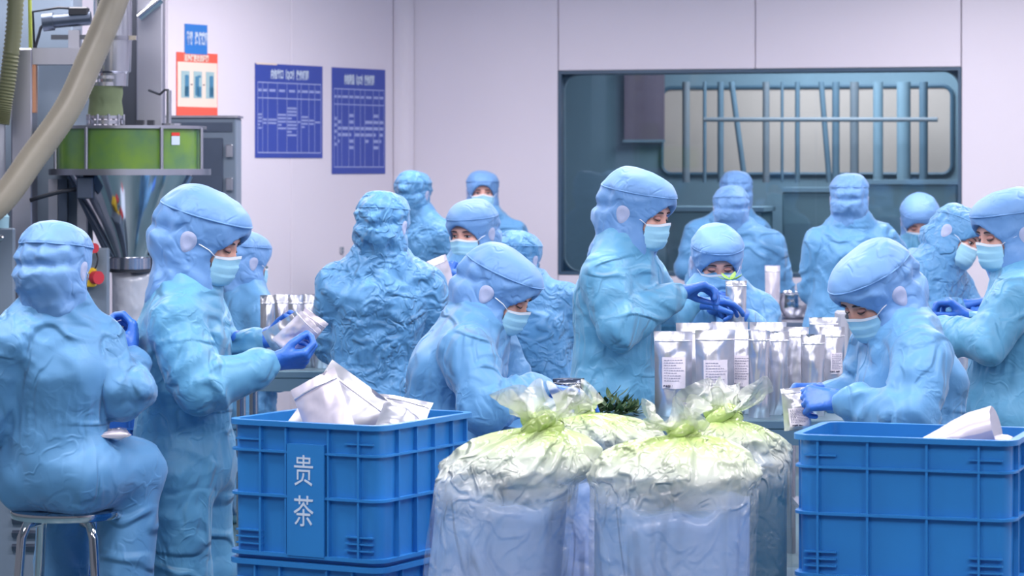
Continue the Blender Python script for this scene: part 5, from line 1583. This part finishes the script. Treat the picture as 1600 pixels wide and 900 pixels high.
# 2 standing at the left, in profile, sorting pouches
person('standing worker in profile at the left, sorting pouches over the lettered crate', 8.35, (318, 372), 78, 22, 0, neck=(290, 470), pelvis=(287, 720), tyaw=72,
       R=((275, 510, -0.17), (312, 610, -0.24), (422, 566, -0.13)), L=((318, 505, 0.16), (345, 595, 0.22), (402, 530, 0.12)), seed=2, hs=1.15, mt='suit_teal',
       dirR=(1, 0.1, 0.12), dirL=(1, -0.25, 0.1), palmR=(0, 0.6, 0.8), palmL=(0, -0.6, 0.8), bulk=1.05)
# 3 behind the second
person('worker half hidden behind the standing profile worker, beside the rear table', 12.25, (382, 408), 125, 10, 0, neck=(378, 462), pelvis=(375, 610), seed=3, crumple=0.3, res=0.016, hs=1.05)
# 4 crumpled suit, back to camera
person('worker in a heavily crumpled suit seen from behind, at the rear table', 10.72, (600, 352), 155, 10, 0, neck=(594, 418), pelvis=(582, 640), tyaw=170,
       R=((662, 450, 0.03), (682, 540, 0.05), (700, 500, 0.20)), L=((530, 446, 0.0), (518, 540, 0.05), None), seed=4, mt='suit_crumpled', crumple=1.0, res=0.011, bulk=1.1)
# 5 back view near the corner
person('worker seen from behind near the room corner, under the blue posters', 15.9, (647, 303), 150, 8, 0, neck=(652, 345), pelvis=(655, 480), tyaw=150, seed=5, crumple=0.6, res=0.016, mt='suit_crumpled')
# 6 facing the camera by the back wall
person('worker facing the camera against the bare back wall, eyes open', 16.85, (754, 300), 2, 4, 0, neck=(757, 346), pelvis=(760, 480), seed=6, eyes='open', res=0.016)
# 7 woman facing, inspecting a white pouch
person('woman facing the camera and glancing aside, inspecting a white pouch', 12.1, (737, 362), -32, 12, 0, neck=(742, 418), pelvis=(742, 590), tyaw=-25,
       R=((690, 440, -0.02), (676, 520, -0.15), (704, 462, -0.26)), L=((790, 448, 0.05), (775, 520, -0.10), (732, 470, -0.24)), seed=7, eyes='open', res=0.014, hs=1.05,
       dirR=(0.1, -0.2, 0.9), dirL=(-0.75, -0.1, 0.5), palmR=(0.3, 0.9, 0), palmL=(-0.3, 0.6, -0.4))
# 8 woman leaning at the centre, front
person('seated woman leaning forward in profile, reaching behind the sacks', 8.70, (781, 455), 72, 30, 0, neck=(738, 520), pelvis=(688, 692), tyaw=75,
       R=((730, 552, -0.20), (756, 634, -0.29), (846, 608, -0.13)), L=((768, 548, 0.15), (815, 640, 0.13), (862, 630, 0.08)), sit=True, seed=8, hs=1.06,
       dirR=(1, 0.1, -0.12), dirL=(1, 0.0, -0.1), poseR='relaxed', bulk=1.12, sh_w=0.17)
make_stool((W(684, 0, 8.78)[0], 8.78, 0), W(0, 762, 8.78)[2], 'round steel stool under the woman leaning forward at the centre')
# 9 behind the eighth
person('worker turned away behind the leaning woman, only hood and shoulder showing', 12.75, (812, 405), 145, 8, 0, neck=(824, 462), pelvis=(850, 620), tyaw=160,
       R=((885, 470, 0.0), (892, 560, 0.05), None), L=((790, 475, 0), (795, 560, 0.05), None), seed=9, crumple=0.7, mt='suit_crumpled', res=0.014)
# 10 central standing woman in profile
person('standing woman in profile at the centre, sprinkling leaves into a pouch', 9.75, (998, 330), 62, 16, 0, neck=(972, 402), pelvis=(962, 612), tyaw=58,
       R=((945, 436, -0.13), (968, 512, -0.22), (1058, 458, -0.03)), L=((1008, 436, 0.15), (1035, 505, 0.20), (1082, 474, 0.22)), seed=10, mt='suit_teal', hs=1.13,
       poseR='pinch', poseL='relaxed', dirR=(1, 0.25, 0.22), palmR=(0.1, -0.25, -1), dirL=(1, 0.2, 0.05), bulk=1.08)
# 11 woman facing camera, holding the pouch
person('woman facing the camera with eyes lowered, holding a pouch upright', 10.45, (1120, 408), 4, 22, 0, neck=(1124, 466), pelvis=(1128, 640), tyaw=5,
       R=((1072, 486, 0), (1062, 560, -0.08), (1098, 486, -0.24)), L=((1184, 492, 0), (1192, 570, -0.08), (1168, 500, -0.24)), seed=11, hs=1.0,
       dirR=(0.85, -0.2, 0.15), palmR=(0.35, -0.2, -0.9), dirL=(-0.6, -0.3, 0.6), palmL=(-0.8, 0.4, -0.2))
# 12, 13 two workers in front of the window
person('worker seen from behind before the window, in front of a taller one', 15.45, (1142, 327), 178, 10, 0, neck=(1150, 366), pelvis=(1165, 490), tyaw=172, seed=12, crumple=0.4, res=0.016, bulk=1.08)
person('taller worker nearest the window glass, seen from behind', 17.0, (1150, 300), 180, 4, 0, neck=(1146, 342), pelvis=(1140, 470), seed=13, res=0.017,
       R=((1182, 362, 0), None, None), L=((1092, 366, 0), (1072, 420, 0), None), bulk=1.1)
# 14 broad back at the right
person('broad worker seen from behind before the right half of the window', 14.15, (1327, 311), 172, 6, 0, neck=(1329, 358), pelvis=(1318, 510), tyaw=168,
       R=((1376, 376, 0.0), (1412, 420, 0.10), (1440, 400, 0.25)), L=((1282, 382, 0), (1272, 450, 0.05), None), seed=14, res=0.015, bulk=1.15, sh_w=0.2)
# 15 bending worker facing the camera
person('worker bending forward behind the others, showing only a capped head', 15.75, (1437, 345), -8, 30, 0, neck=(1432, 395), pelvis=(1430, 505, 0.25), seed=15, res=0.016, mt='suit_teal', hs=1.1)
# 16 crumpled suit, tilted head
person('worker tilting the head over the table in a crumpled suit, mask toward camera', 12.1, (1496, 372), 48, 22, 26, neck=(1462, 425), pelvis=(1425, 590), tyaw=50,
       R=((1408, 440, -0.05), (1440, 505, -0.14), (1500, 478, -0.16)), L=((1492, 446, 0.12), (1520, 500, 0.1), (1528, 490, -0.1)), seed=16, mt='suit_crumpled', crumple=1.0, res=0.013, hs=1.08, dirR=(1, -0.1, 0.2), poseR='relaxed', eyes='open')
# 17 standing at the right edge
person('standing worker at the right edge, in profile facing left with arm out', 9.6, (1576, 362), -72, 14, 0, neck=(1598, 440), pelvis=(1575, 640), tyaw=-75,
       R=((1618, 470, 0.16), (1600, 560, 0.22), (1520, 500, 0.25)), L=((1590, 462, -0.16), (1546, 535, -0.22), (1450, 518, 0.02)), seed=17, hs=1.13, mt='suit_teal',
       dirL=(-1, 0.4, 0.1), poseL='relaxed', bulk=1.1)
# 18 seated at the right, front
person('seated worker at the right front bowing over a small pouch', 8.3, (1368, 458), -62, 34, 0, neck=(1412, 528), pelvis=(1428, 715), tyaw=-62,
       R=((1372, 545, 0.17), (1345, 630, 0.15), (1292, 612, 0.12)), L=((1442, 560, -0.19), (1420, 655, -0.29), (1318, 625, -0.14)), knee=[(1310, 740, 0.05), (1330, 745, -0.16)], sit=True, seed=18, hs=1.12,
       dirL=(-1, 0.15, 0.02), dirR=(-1, -0.2, -0.1), palmL=(0, 0.8, -0.6), palmR=(0, -0.8, -0.6), bulk=1.12, sh_w=0.17)
make_stool((W(1430, 0, 8.33)[0], 8.33, 0), W(0, 785, 8.33)[2], 'round steel stool under the bowing worker at the right')
